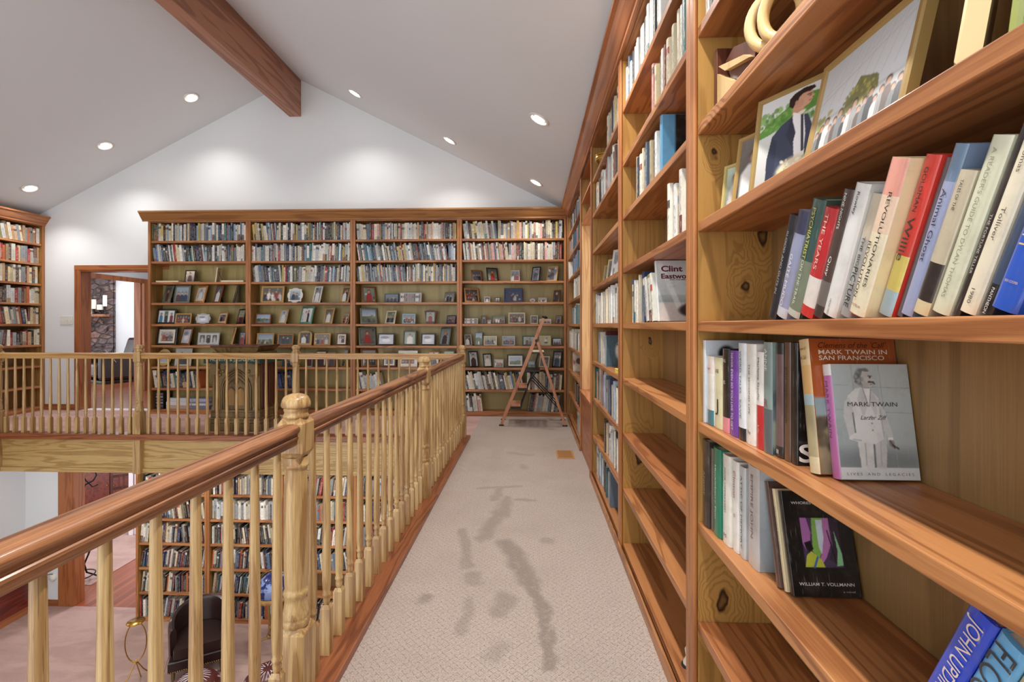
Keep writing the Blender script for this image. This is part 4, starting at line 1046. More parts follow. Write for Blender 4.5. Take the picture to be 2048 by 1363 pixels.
end_frames(1, 4, [(1, 1042, 1185, 1030, 'brown', 'landscape', '', '', 0), (1, 1228, 1340, 992, 'gold', 'bride', 'r', '', 0), (1, 1412, 1578, 970, 'floral green', 'wedding', 'r', '', 0), (1, 1632, 1760, 982, 'gold', 'bride', 'r', '', 0), (1, 1815, 1898, 1025, 'oak', 'group', 'r', '', 0)])
end_frames(1, 3, [(1, 1052, 1212, 1210, 'gold', 'landscape', '', '', 0), (1, 1242, 1390, 1215, 'oak', 'couple', '', '', 0), (1, 1430, 1558, 1188, 'gold', 'wedding', '', 'arch', 0), (1, 1575, 1728, 1210, 'gold', 'children', '', '', 0), (1, 1780, 1875, 1210, 'red brown', 'couple', '', '', 1)])
end_frames(1, 2, [(3, 1320, 1440, 130, 'navy', 'group', '', '', 0), (3, 1545, 1600, 120, 'pale blue', 'portrait', '', '', 0), (3, 1625, 1730, 100, 'red brown', 'couple', '', '', 0), (3, 1742, 1815, 110, 'brown', 'portrait', '', '', 0), (3, 1850, 1920, 95, 'oak', 'landscape', 'r', '', 0)])
end_frames(2, 5, [(2, 108, 222, 740, 'brown', 'red portrait', 'l', '', 0), (2, 290, 415, 798, 'teal', 'children', '', '', 0), (2, 420, 612, 790, 'silver', 'cards', '', '', 0), (2, 785, 892, 785, 'pewter', 'couple', 'r', '', 0)])
end_frames(2, 4, [(2, 95, 232, 925, 'pewter', 'landscape', 'l', '', 0), (2, 278, 390, 945, 'cream', 'children', 'r', '', 0), (2, 442, 558, 970, 'pale blue', 'group', '', '', 0), (2, 630, 738, 938, 'red brown', 'portrait', '', 'shield', 0), (2, 810, 905, 985, 'navy', 'group', 'r', '', 0)])
end_frames(2, 3, [(2, 80, 220, 1088, 'green grey', 'red portrait', 'l', '', 0), (2, 232, 378, 1138, 'black', 'sky', '', '', 0), (2, 450, 565, 1115, 'leafy dark', 'bride', '', '', 0), (2, 603, 728, 1138, 'black', 'sky', '', '', 0), (2, 740, 855, 1092, 'green grey', 'portrait', 'r', '', 0)])
end_frames(2, 2, [(4, 100, 235, 250, 'brown', 'group', 'l', '', 0), (4, 275, 390, 275, 'red brown', 'portrait', '', '', 1), (4, 405, 575, 262, 'white', 'group', '', '', 1), (4, 660, 760, 270, 'oak', 'couple', '', '', 0), (4, 790, 890, 262, 'pewter', 'couple', '', '', 0)])
end_frames(3, 6, [(2, 1040, 1135, 598, 'brown', 'children', 'l', '', 0), (2, 1170, 1275, 578, 'black', 'red portrait', 'l', '', 0), (2, 1370, 1450, 598, 'silver', 'children', '', '', 0), (2, 1535, 1620, 570, 'black', 'portrait', 'r', '', 0), (2, 1665, 1770, 565, 'gold', 'portrait', 'r', '', 0)])
end_frames(3, 5, [(2, 980, 1112, 752, 'oak', 'group', 'l', '', 0), (2, 1145, 1195, 825, 'white', 'bride', '', '', 0), (2, 1232, 1285, 828, 'dark brown', 'portrait', '', 'shield', 0), (2, 1312, 1475, 752, 'navy', 'lights', '', '', 0), (2, 1535, 1580, 840, 'silver', 'couple', '', 'oval', 0), (2, 1605, 1682, 832, 'silver', 'group', '', '', 0), (2, 1722, 1790, 768, 'brown', 'portrait', 'r', '', 0)])
end_frames(3, 4, [(2, 972, 1095, 1008, 'silver', 'cards', '', '', 0), (2, 1118, 1166, 985, 'brown', 'portrait', '', '', 0), (2, 1170, 1205, 1022, 'silver', 'portrait', '', '', 0), (2, 1210, 1325, 985, 'pewter', 'wedding group', '', '', 0), (2, 1350, 1497, 960, 'cream', 'group', '', '', 0), (2, 1540, 1605, 985, 'cream', 'couple', '', '', 0), (2, 1614, 1718, 1015, 'white', 'children', '', '', 0), (2, 1748, 1808, 985, 'brown', 'portrait', 'r', '', 0)])
end_frames(3, 3, [(2, 968, 1035, 1150, 'silver', 'wedding', 'l', '', 0), (2, 1063, 1132, 1130, 'pewter', 'landscape', '', '', 0), (2, 1138, 1255, 1160, 'cream', 'group', '', '', 0), (2, 1297, 1410, 1160, 'silver', 'group', '', '', 0), (2, 1470, 1580, 1160, 'teal', 'couple', '', '', 0), (2, 1615, 1716, 1158, 'cream', 'bird', '', '', 0), (2, 1726, 1808, 1178, 'dark brown', 'children', '', '', 0)])
end_frames(3, 2, [(4, 1015, 1105, 270, 'black', 'portrait', 'l', '', 0), (4, 1140, 1222, 290, 'black', 'bride', 'l', '', 0), (4, 1228, 1310, 335, 'silver', 'group', '', '', 0), (4, 1338, 1482, 295, 'black', 'landscape', '', '', 1), (4, 1520, 1590, 350, 'pale blue', 'landscape', '', '', 0), (4, 1604, 1700, 310, 'cream', 'couple', 'r', '', 0), (4, 1725, 1815, 270, 'black', 'portrait', 'r', '', 0)])

# ------------------------------------------------------------------ the books one can read, on the near bookcase
N_EXPLICIT = 0
def near_book(T, p, t_, h_, lean, inset, w_, col, bands, label, texts=(), cover=None, ctexts=(), group=None, m='jacket'):
    """texts: (string, height up the spine 0..1, length as a share of the spine, letter height as a share of the thickness, colour, 'd' down the spine or 'h' level)"""
    global N_EXPLICIT; N_EXPLICIT += 1
    a = math.radians(lean); Mx = book_T(T, p, t_, a, inset)
    r = empty('book'); r.matrix_world = Mx; tag(r, label, 'book', group)
    c, pg = MB(), MB()
    book_geom(c, None, t_, h_, w_, col, bands, True, m, pg)
    rd = min(.006, t_ * .16)
    for s_, v, L, hh, tc, d, *xo in texts:
        if d == 'd': put_text(c, s_, (t_ * (.5 + (xo[0] if xo else 0)), -rd - .0007, v * h_), (0, 0, -1), (1, 0, 0), L * h_, hh * t_ * .62, tc, m)
        else: put_text(c, s_, (t_ / 2, -rd - .0007, v * h_), (1, 0, 0), (0, 0, 1), L * t_, hh * t_, tc, m)
    if cover is not None:
        c.picture(cover.a, (t_ + .0004, .001, .001), (0, w_ - .002, 0), (0, 0, h_ - .002), m)
        for s_, u, v, L, H, tc, sh, bo in ctexts:
            put_text(c, s_, (t_ + .0009, u * w_, v * h_), (0, 1, 0), (0, 0, 1), L * w_, H * h_, tc, m, None, sh, bo)
    c.build('cover', r); pg.build('pages', r)
    return r
K = (22, 22, 24); Wt = (236, 234, 226); CRM = (222, 208, 172)
F1 = R1['far']
GA = 'hardbacks leaning on the fifth shelf of the nearest bookcase'
TA = row_T('side', F1, shelf_z(4))
rowA = [  # t, h, w, inset, colour, bands, texts, label
 (0.030, 0.225, .15, .035, (34, 38, 48), [(0, 1, (34, 38, 48), 0)], [('BLOOD AND GUTS IN', .55, .6, .4, (170, 170, 170), 'd')], 'black slim book standing farthest in the leaning row beside the knotty panel'),
 (0.038, 0.222, .15, .035, (168, 172, 196), [(0, .1, (200, 204, 214), 0), (.1, .8, (150, 156, 186), 0), (.8, 1, (60, 66, 96), 0)], [('GAITÉ MUDO', .36, .5, .5, Wt, 'd')], 'lilac grey book lettered in white, second in the leaning row from the knotty panel'),
 (0.042, 0.232, .155, .035, (58, 84, 74), [(0, .06, (190, 196, 186), 0), (.06, .5, (120, 132, 112), 1), (.5, 1, (52, 84, 80), 0)], [('PSYCHIATRIST', .72, .42, .4, (214, 206, 90), 'd'), ('ON THE TRAIL', .3, .4, .3, (220, 224, 216), 'd')], 'green and olive book with yellow lettering in the leaning row, third from the knotty panel'),
 (0.039, 0.206, .15, .035, (190, 44, 48), [(0, .1, (200, 46, 48), 0), (.1, .38, (226, 220, 214), 1), (.38, 1, (190, 40, 46), 0)], [('THE YEARS', .7, .5, .4, (236, 200, 190), 'd')], 'red book with striped white foot in the leaning row'),
 (0.026, 0.230, .15, .035, (70, 62, 60), [(0, .1, (60, 54, 54), 0), (.1, .3, (110, 104, 100), 0), (.3, 1, (74, 58, 54), 0)], [('Quay', .42, .2, .6, Wt, 'd'), ('NINE NIGHTS', .84, .26, .4, Wt, 'd')], 'dark brown slim book lettered Quay in white script'),
 (0.035, 0.228, .15, .035, (226, 228, 226), [(0, 1, (226, 228, 226), 0)], [('Rowley', .86, .16, .4, K, 'd'), ('VIKING PRESS', .07, .14, .2, (120, 120, 120), 'd')], 'white book with a plain spine in the leaning row, beside a dark brown one'),
 (0.026, 0.204, .15, .04, (176, 178, 176), [(0, .25, (160, 164, 164), 0), (.25, .65, (176, 178, 174), 0), (.65, 1, (206, 196, 176), 0)], [('THE BIG', .55, .24, .4, (70, 70, 70), 'd'), ('PICTURE', .25, .34, .7, (44, 44, 46), 'd')], 'grey book lettered PICTURE in black capitals down its spine'),
 (0.031, 0.210, .15, .037, (196, 44, 52), [(0, 1, (196, 44, 52), 0)], [('The Life and Opinions of Tristram', .55, .86, .4, (226, 120, 110), 'd')], 'plain red book standing between a grey one and a cream one'),
 (0.034, 0.232, .165, .012, (228, 212, 170), [(0, .55, (232, 222, 192), 0), (.55, .78, (232, 204, 178), 0), (.78, 1, (226, 158, 140), 0)], [('REVOLUTIONARIES', .50, .66, .34, K, 'd', .17), ('REVOLUTION', .30, .40, .30, K, 'd', -.22), ('MACMILLAN', .06, .6, .16, (150, 60, 50), 'h')], 'thick cream and salmon book lettered REVOLUTIONARIES in black capitals'),
 (0.026, 0.226, .15, .03, (214, 62, 50), [(0, .17, (170, 196, 206), 0), (.17, .4, (224, 206, 110), 0), (.4, 1, (214, 62, 50), 0)], [('Willie', .5, .34, .7, (40, 40, 44), 'd'), ('GOLDMAN', .8, .26, .4, (60, 20, 24), 'd')], 'red book with yellow and pale blue foot, dark script on its spine'),
 (0.011, 0.218, .14, .035, (70, 70, 76), [(0, 1, (96, 98, 104), 1)], [], 'thin charcoal book squeezed between a red one and a lavender one'),
 (0.020, 0.226, .16, .03, (120, 140, 170), [(0, .8, (156, 166, 200), 0), (.8, 1, (110, 136, 164), 0)], [('Animal Ghost', .55, .6, .6, (52, 50, 70), 'd')], 'lavender blue book with a steel blue head and dark script'),
 (0.024, 0.186, .15, .028, (190, 182, 160), [(0, .1, (214, 200, 160), 0), (.1, .38, (44, 36, 34), 1), (.38, 1, (196, 186, 160), 1)], [('TALES OF THE', .84, .2, .3, (60, 50, 40), 'd')], 'shorter speckled beige book with a dark foot'),
 (0.026, 0.214, .155, .03, (214, 216, 190), [(0, 1, (214, 216, 190), 0)], [("A READER'S GUIDE TO DYLAN THOMAS", .52, .84, .36, (150, 150, 128), 'd')], 'pale sage green book with a long grey title running down'),
 (0.010, 0.222, .15, .032, (52, 42, 40), [(0, 1, (52, 42, 40), 0)], [('THE FORTUNE TELLER', .4, .5, .5, (210, 200, 190), 'd')], 'thin dark brown book beside a pale sage one'),
 (0.021, 0.214, .15, .028, (228, 220, 196), [(0, 1, (230, 222, 198), 0)], [('Thomas', .84, .16, .4, (90, 80, 70), 'd'), ('Tolliver', .5, .22, .4, (90, 80, 70), 'd'), ('1980', .1, .12, .35, (90, 80, 70), 'd')], 'ivory book with three small words spaced down its spine'),
 (0.015, 0.222, .15, .03, (52, 66, 96), [(0, .16, (28, 28, 32), 0), (.16, .8, (62, 78, 104), 1), (.8, 1, (58, 110, 190), 0)], [('JONES!', .84, .2, .6, (70, 150, 220), 'd'), ('PANTHEON', .07, .14, .4, Wt, 'd')], 'dark blue book with bright blue capitals near its head'),
 (0.030, 0.232, .155, .024, (38, 84, 190), [(0, 1, (40, 88, 196), 0)], [('ON THE RIM', .52, .42, .9, (226, 196, 120), 'd'), ('BEN COOPER', .14, .5, .24, (226, 196, 140), 'h')], 'bright blue book lettered ON THE RIM in cream capitals'),
 (0.014, 0.215, .15, .03, (150, 118, 84), [(0, 1, (150, 118, 84), 1)], [], 'tan book just past the bright blue one'),
 (0.030, 0.200, .15, .03, (62, 74, 60), [(0, 1, (66, 78, 62), 0)], [], 'dark olive book last in the leaning row'),
]
sp = [(x[0], x[1], math.radians(23)) for x in rowA]
ps, _ = layout(sp, F1 - 1.10, .0022)
for x, p in zip(rowA, ps): near_book(TA, p, x[0], x[1], 23, x[3], x[2], x[4], x[5], x[7], x[6], group=GA)
TB = row_T('side', F1, shelf_z(3)); GB = 'hardbacks on the sixth shelf of the nearest bookcase'
rowB = [
 (.02, .243, .17, .016, (206, 212, 220), [(0, 1, (206, 212, 220), 0)], [], 'pale blue grey tall book nearest the end panel, a dark head on its cover'),
 (.046, .198, .15, .022, (226, 224, 216), [(0, .22, (70, 128, 138), 0), (.22, .75, (228, 226, 218), 0), (.75, 1, (224, 212, 204), 1)], [('Passport', .82, .5, .3, (170, 70, 70), 'h')], 'short white book with a teal foot and red script at its head'),
 (.05, .198, .15, .026, (216, 210, 170), [(0, 1, (220, 214, 176), 0)], [('JANE', .8, .5, .3, K, 'h'), ('J', .3, .4, .9, K, 'h')], 'cream short book with black brush strokes down the spine'),
 (.042, .224, .15, .028, (30, 28, 28), [(0, .18, (226, 140, 150), 0), (.18, 1, (30, 28, 28), 0)], [('PAUL', .86, .5, .22, Wt, 'h'), ('FEEL', .6, .4, .2, (200, 200, 200), 'h')], 'black book with a pink foot'),
 (.046, .222, .15, .030, (104, 58, 150), [(0, 1, (112, 62, 158), 0)], [('NEVER EVEN SO YOU LIVE TO GET', .52, .9, .42, (232, 226, 236), 'd')], 'purple book with white capitals down its spine'),
 (.04, .243, .155, .032, (222, 226, 230), [(0, .13, (30, 30, 34), 0), (.13, 1, (224, 228, 232), 0)], [('WEIRD TALES', .7, .44, .4, (56, 110, 140), 'd'), ('SAVE', .32, .2, .4, (90, 120, 140), 'd')], 'white book with a black foot and blue capitals'),
 (.046, .243, .155, .034, (232, 230, 222), [(0, 1, (234, 232, 224), 0)], [('THE SECOND LIFE', .55, .5, .24, (60, 60, 60), 'd'), ('Pen', .12, .3, .2, (60, 60, 60), 'h')], 'plain white book beside one with a dark leaf'),
 (.034, .226, .15, .036, (230, 226, 220), [(0, .45, (190, 40, 48), 0), (.45, 1, (232, 228, 222), 0)], [('Marlene Gaulle', .72, .44, .4, (60, 60, 60), 'd'), ('Lily', .2, .2, .4, (240, 180, 180), 'd')], 'white over red book with dark script'),
 (.036, .25, .16, .036, (128, 146, 142), [(0, .4, (88, 98, 104), 1), (.4, 1, (132, 150, 146), 0)], [('ANNE', .84, .2, .5, Wt, 'd'), ('R', .45, .4, .5, (150, 80, 100), 'h')], 'grey green book with a misty landscape cover'),
 (.03, .25, .155, .044, (40, 34, 34), [(0, .1, (30, 28, 28), 0), (.1, .9, (110, 84, 84), 1), (.9, 1, (30, 28, 28), 0)], [('II', .05, .4, .3, Wt, 'h')], 'black book with pale ribbed bars down its spine'),
 (.024, .252, .155, .046, (92, 66, 50), [(0, 1, (96, 70, 54), 0)], [('BRIDGEBURNER', .55, .7, .5, (60, 40, 30), 'd')], 'brown book with darker brown capitals'),
 (.022, .252, .155, .048, (24, 23, 24), [(0, 1, (24, 23, 24), 0)], [], 'black book with huge white letters low on its cover'),
]
cvS = Cv(60, 90, (24, 23, 25)); cvS.rect(0, 1, .18, .19, (70, 70, 70))
cvA = Cv(40, 60, (120, 140, 138)); cvA.grad(0, 1, (60, 76, 84), (140, 160, 150)); cvA.blobs(14, [(70, 86, 92), (150, 160, 140), (50, 62, 70)], 5, v=(0, .5), r=(.05, .16))
cvH = Cv(50, 70, (206, 214, 222)); cvH.ell(.35, .84, .14, .1, (26, 26, 30)); cvH.rect(.2, .5, .5, .76, (40, 40, 46))
covB = {0: (cvH, ()), 8: (cvA, (('A', .25, .84, .2, .12, (226, 226, 214), 0, 0),)), 11: (cvS, (('SC', .26, .1, .5, .15, (236, 234, 228), 0, .02), ('J', .4, .6, .1, .06, (200, 200, 200), 0, 0)))}
sp = [(x[0], x[1], 0.0) for x in rowB] + [(.032, .260, -math.radians(9)), (.024, .213, -math.radians(9))]
ps, _ = layout(sp, .038, .0014)
for i, (x, p) in enumerate(zip(rowB, ps)):
    cv = covB.get(i); near_book(TB, p, x[0], x[1], 0, x[3], x[2], x[4], x[5], x[7], x[6], cv[0] if cv else None, cv[1] if cv else (), group=GB)
c = Cv(60, 90, (178, 92, 44)); c.grad(.42, 1, (190, 104, 50), (164, 80, 36)); c.grad(0, .42, (120, 112, 84), (176, 166, 130)); c.blobs(60, [(90, 84, 60), (150, 140, 104), (70, 66, 48)], 3, v=(0, .4), r=(.02, .06)); c.rect(0, 1, .42, .56, (150, 176, 176))
near_book(TB, ps[12], .032, .260, -9, .05, .164, (178, 92, 44), [(0, .12, (206, 196, 160), 0), (.12, .5, (170, 160, 124), 1), (.5, .58, (166, 190, 196), 0), (.58, .8, (214, 170, 110), 0), (.8, 1, (218, 190, 140), 0)],
          'orange topped book behind a grey one, white capitals on its leaning cover', [('Clemens of', .93, .8, .24, (90, 50, 24), 'h'), ('the Call', .86, .7, .24, (90, 50, 24), 'h')], c,
          (("Clemens of the 'Call'", .5, .95, .80, .045, (60, 30, 16), .35, 0), ('MARK TWAIN IN', .5, .897, .80, .034, (240, 232, 214), 0, .008), ('SAN FRANCISCO', .48, .853, .76, .034, (240, 232, 214), 0, .008)), group=GB)
c = Cv(150, 220, (178, 192, 194))
c.grad(0, 1, (158, 172, 176), (190, 204, 208)); c.rect(.60, 1, .1, 1, (200, 212, 215), .45)
for u in (.28, .64): c.line((u, .42), (u - .02, 1), .005, (160, 172, 176), .8)
for v in (.58, .80): c.line((.5, v), (1, v - .01), .004, (152, 164, 168), .8); c.line((0, v + .02), (.2, v + .015), .004, (156, 168, 172), .7)
c.ell(.5, .16, .7, .10, (116, 128, 132), .7, .5)
su, s2, s3 = (226, 230, 230), (206, 212, 213), (176, 185, 188)
c.poly([(.27, .10), (.25, .36), (.26, .5), (.46, .5), (.46, .36), (.44, .10)], su); c.poly([(.455, .10), (.46, .4), (.63, .4), (.62, .25), (.59, .10)], s2)
c.line((.45, .10), (.465, .37), .010, (110, 120, 124)); c.line((.34, .12), (.35, .34), .006, s3); c.line((.53, .12), (.55, .34), .006, s3)
c.poly([(.15, .34), (.13, .58), (.18, .72), (.29, .785), (.40, .80), (.50, .765), (.58, .70), (.61, .52), (.60, .35), (.48, .30), (.29, .315)], su)
c.poly([(.36, .79), (.30, .70), (.36, .52), (.42, .62), (.45, .70)], s2); c.poly([(.50, .77), (.56, .69), (.53, .52), (.47, .64)], s2)
c.poly([(.15, .36), (.10, .54), (.13, .67), (.20, .71), (.24, .56), (.23, .40)], s2); c.line((.235, .40), (.225, .57), .007, (96, 104, 108)); c.line((.20, .34), (.30, .33), .006, s3)
c.poly([(.56, .70), (.65, .58), (.705, .42), (.715, .365), (.655, .345), (.585, .46)], s2); c.line((.60, .36), (.585, .60), .006, s3)
c.rect(.65, .71, .335, .36, (242, 244, 244)); c.ell(.69, .305, .036, .032, (150, 146, 142)); c.line((.67, .33), (.72, .27), .010, (96, 94, 92)); c.line((.70, .295), (.77, .262), .008, (40, 40, 40))
c.poly([(.37, .80), (.40, .73), (.445, .63), (.475, .72), (.48, .79)], (244, 246, 246)); c.line((.385, .79), (.44, .63), .006, (150, 158, 160)); c.line((.49, .775), (.455, .63), .006, (150, 158, 160))
for v in (.54, .48, .42): c.ell(.462, v, .010, .007, (130, 138, 142))
c.poly([(.37, .79), (.36, .84), (.48, .83), (.48, .785)], (172, 174, 172))
c.ell(.375, .885, .085, .075, (136, 142, 144)); c.blobs(40, [(160, 166, 168), (108, 114, 116), (188, 192, 192), (90, 96, 98)], 11, u=(.29, .46), v=(.84, .955), r=(.012, .022), k=.6); c.ell(.42, .945, .07, .022, (120, 126, 128))
c.poly([(.40, .94), (.50, .935), (.515, .90), (.525, .885), (.555, .862), (.53, .853), (.535, .825), (.50, .80), (.43, .80), (.38, .84), (.38, .90)], (202, 204, 202)); c.ell(.43, .83, .045, .035, (184, 186, 184), .8); c.ell(.455, .87, .03, .03, (212, 213, 211), .8)
c.line((.475, .845), (.535, .842), .010, (58, 58, 60)); c.line((.53, .842), (.55, .828), .008, (58, 58, 60)); c.line((.475, .898), (.52, .896), .006, (76, 78, 80)); c.ell(.497, .884, .012, .007, (50, 52, 54)); c.ell(.395, .868, .016, .022, (168, 168, 166)); c.line((.49, .822), (.525, .824), .004, (120, 118, 118))
c.rect(0, 1, 0, .098, (226, 234, 238)); c.noise(.03, 4)
near_book(TB, ps[13], .024, .213, -9, .072, .142, (196, 206, 208), [(0, .9, (188, 110, 172), 0), (.9, 1, (222, 222, 222), 0)], 'grey book leaning in front, a man in a white suit on its cover', [('MARK TWAIN', .6, .5, .5, (120, 60, 110), 'd')], c,
          (('MARK TWAIN', .49, .645, .64, .038, (34, 36, 38), 0, 0), ('Larzer Ziff', .49, .53, .34, .036, (40, 42, 44), .4, 0), ('L I V E S    A N D    L E G A C I E S', .5, .049, .84, .022, (92, 100, 108), 0, 0)), group=GB)
TC = row_T('side', F1, shelf_z(2)); GC = 'hardbacks on the seventh shelf of the nearest bookcase'
rowC = [
 (.05, .25, .155, .015, (52, 44, 40), [(0, .3, (60, 52, 48), 1), (.3, .7, (40, 36, 34), 0), (.7, 1, (56, 48, 44), 1)], [('ANDRE', .5, .3, .3, (190, 180, 170), 'd')], 'dark brown mottled book nearest the end panel'),
 (.014, .235, .15, .02, (110, 90, 84), [(0, 1, (112, 92, 86), 1)], [], 'thin brown book before the green one'),
 (.05, .245, .155, .022, (30, 120, 92), [(0, 1, (32, 124, 96), 0)], [('Huckleberry Finn', .5, .66, .4, (220, 226, 210), 'd')], 'bright green book with pale script'),
 (.05, .24, .155, .028, (226, 224, 214), [(0, 1, (230, 228, 218), 0)], [('NOR OPPRESSED', .6, .5, .26, (70, 70, 70), 'd'), ('M', .1, .3, .2, (70, 70, 70), 'h')], 'white book beside the green one'),
 (.032, .235, .15, .034, (228, 226, 220), [(0, 1, (230, 228, 222), 0)], [('Clinton', .74, .3, .6, (170, 50, 50), 'd'), ('to', .4, .3, .3, (170, 50, 50), 'h')], 'white book with red script at its head'),
 (.03, .23, .15, .038, (176, 180, 182), [(0, 1, (190, 194, 196), 1)], [('ATTIC OF MEMORY', .5, .8, .5, (70, 76, 90), 'd')], 'patterned grey book beside a thick silver one'),
 (.058, .245, .16, .044, (176, 182, 186), [(0, 1, (190, 186, 184), 0)], [('EMPIRE JOHN', .6, .66, .42, (120, 90, 86), 'd')], 'thick silver grey book with a glossy blank cover'),
]
sp = [(x[0], x[1], 0.0) for x in rowC] + [(.016, .225, -math.radians(15)), (.012, .215, -math.radians(15)), (.016, .215, -math.radians(15))]
ps, _ = layout(sp, .04, .0014)
cvG = Cv(20, 30, (182, 190, 194)); cvG.grad(0, 1, (150, 160, 166), (194, 202, 206))
for i, (x, p) in enumerate(zip(rowC, ps)): near_book(TC, p, x[0], x[1], 0, x[3], x[2], x[4], x[5], x[7], x[6], cvG if i == 6 else None, group=GC)
near_book(TC, ps[7], .016, .225, -15, .055, .15, (84, 60, 54), [(0, 1, (90, 66, 58), 1)], 'thin brown book leaning back behind a black paperback', [], group=GC)
near_book(TC, ps[8], .012, .215, -15, .062, .145, (222, 208, 168), [(0, 1, (226, 212, 172), 0)], 'thin cream book leaning right behind a black paperback', [('YOU BRIGHT AND RISEN', .6, .7, .5, (80, 70, 60), 'd')], group=GC)
c = Cv(150, 216, (22, 22, 24)); c.rect(.14, .88, .22, .80, (34, 34, 36)); c.rect(.145, .875, .225, .795, (22, 22, 24))
c.rect(.22, .80, .27, .74, (74, 58, 96))
c.poly([(.22, .74), (.32, .74), (.36, .6), (.33, .46), (.28, .40), (.22, .5)], (176, 112, 176)); c.poly([(.40, .74), (.58, .74), (.52, .60), (.52, .44), (.44, .34), (.36, .42), (.38, .58)], (140, 190, 90))
c.poly([(.46, .72), (.56, .72), (.55, .52), (.50, .38), (.46, .46)], (214, 232, 244)); c.poly([(.56, .74), (.66, .74), (.66, .50), (.56, .36), (.46, .28), (.40, .28), (.50, .40), (.55, .54)], (196, 128, 190))
c.poly([(.66, .74), (.80, .74), (.80, .40), (.70, .30), (.60, .34), (.68, .5)], (56, 40, 62)); c.poly([(.72, .62), (.80, .40), (.80, .29), (.70, .28), (.74, .42)], (150, 214, 160)); c.poly([(.22, .27), (.52, .27), (.48, .34), (.34, .42), (.26, .38)], (196, 206, 70)); c.poly([(.24, .50), (.34, .52), (.38, .44), (.28, .40)], (24, 22, 26)); c.line((.62, .62), (.70, .30), .008, (26, 20, 28)); c.line((.36, .27), (.42, .36), .014, (60, 110, 190))
c.noise(.05, 8)
near_book(TC, ps[9], .016, .215, -15, .068, .142, (24, 24, 26), [(0, 1, (24, 24, 26), 0)], 'black paperback leaning in front, a violet and green painting on its cover', [], c,
          (('WHORES FOR GLORIA', .5, .885, .76, .026, (226, 226, 226), 0, .012), ('WILLIAM T. VOLLMANN', .5, .115, .82, .03, (226, 226, 226), 0, .012), ('a novel', .82, .05, .2, .018, (190, 190, 190), 0, 0)), group=GC)
rowD = [(.036, .275, .16, .022, (30, 66, 190), [(0, 1, (34, 70, 196), 0)], [('JOHN UPDIKE', .70, .50, 1.05, (226, 206, 196), 'd'), ('ROGER', .22, .3, .5, (226, 206, 196), 'd')], 'royal blue thick book in the lower corner, leaning towards the camera'),
        (.034, .262, .16, .022, (96, 166, 214), [(0, 1, (100, 170, 218), 0)], [('FLOOD', .74, .42, 1.3, (40, 50, 62), 'd'), ('MARKER', .26, .3, .4, (40, 50, 62), 'd')], 'sky blue book lettered FLOOD beside the royal blue one'),
        (.03, .235, .15, .022, (222, 200, 120), [(0, 1, (226, 204, 126), 0)], [('THE LAMP', .8, .34, .9, (50, 44, 36), 'd')], 'yellow book next to the sky blue one')]
sp = [(x[0], x[1], math.radians(24)) for x in rowD]
ps, _ = layout(sp, F1 - .70, .0014)
for x, p in zip(rowD, ps): near_book(TC, p, x[0], x[1], 24, x[3], x[2], x[4], x[5], x[7], x[6], group=GC)
TT = row_T('side', F1, shelf_z(7))
sp = [(.03, .21, 0), (.03, .22, 0), (.028, .2, 0), (.03, .225, 0)]
ps, _ = layout(sp, .05)
for i, ((t_, h_, _), p, cc) in enumerate(zip(sp, ps, ('white', 'charcoal', 'white', 'slate blue'))):
    near_book(TT, p, t_, h_, 0, .02, .15, PAL[cc], [(0, .2, PAL[cc], 1), (.2, 1, PAL[cc], 1)], f'{cc} book, {ordinal(i + 1)} from the end panel on the second shelf down, nearest bookcase', [], group='books high on the nearest bookcase', m='cloth')
# books with covers that face out on the two farther side bookcases
T4 = row_T('side', R2['far'], shelf_z(4))
c = Cv(60, 80, (206, 214, 216)); c.grad(.42, 1, (196, 206, 208), (214, 222, 224)); c.grad(.30, .42, (150, 160, 162), (176, 186, 188)); c.grad(0, .30, (214, 208, 202), (196, 192, 188)); c.poly([(0, .98), (.14, .98), (.55, .2), (.42, .2)], (236, 240, 240), .6)
c.ell(.86, .52, .16, .20, (34, 34, 38)); c.ell(.78, .17, .32, .11, (52, 48, 50)); c.ell(.80, .20, .2, .14, (70, 66, 68)); c.rect(.84, 1, 0, .4, (36, 34, 36)); c.noise(.03, 2)
pC = LASTC['p'] + (LASTC['spec'][0] + .003) / math.cos(math.radians(13))
near_book(T4, pC, .022, .266, -13, .035, .180, (222, 226, 226), [(0, 1, (226, 230, 230), 0)], 'large white book with maroon slab letters over a beach, its cover facing out', [], c,
          (('Clint', .36, .86, .5, .10, (96, 32, 44), 0, .03), ('Eastwood', .50, .735, .80, .085, (96, 32, 44), 0, .03), ('AND THE MEN', .48, .675, .62, .018, (60, 30, 36), 0, .02)), group='covers facing out')
T6 = row_T('side', R2['far'], shelf_z(6))
c = Cv(40, 60, (22, 24, 26)); c.rect(.0, .28, 0, 1, (96, 156, 196)); c.rect(.28, 1, .03, .94, (20, 24, 26)); c.ell(.62, .74, .13, .12, (46, 48, 52)); c.poly([(.36, .03), (.40, .45), (.55, .62), (.75, .60), (.9, .42), (.92, .03)], (44, 46, 50)); c.line((.5, .5), (.7, .25), .03, (70, 72, 76)); c.ell(.60, .74, .06, .07, (70, 70, 74))
near_book(T6, R2['far'] - 1.99, .034, .248, 0, .03, .18, (104, 166, 208), [(0, 1, (110, 172, 212), 0)], 'sky blue boxed book with a dark statue on its facing cover', [('GNOSIS', .3, .12, .3, (60, 100, 130), 'd')], c, group='covers facing out')
T3 = row_T('side', R3['far'], shelf_z(3))
pp = R3['far'] - 3.43
near_book(T3, pp, .03, .245, 0, .03, .17, (92, 28, 36), [(0, 1, (96, 30, 38), 0)], 'dark red tall book behind a slate blue one, bookcase by window', [], group='covers facing out')
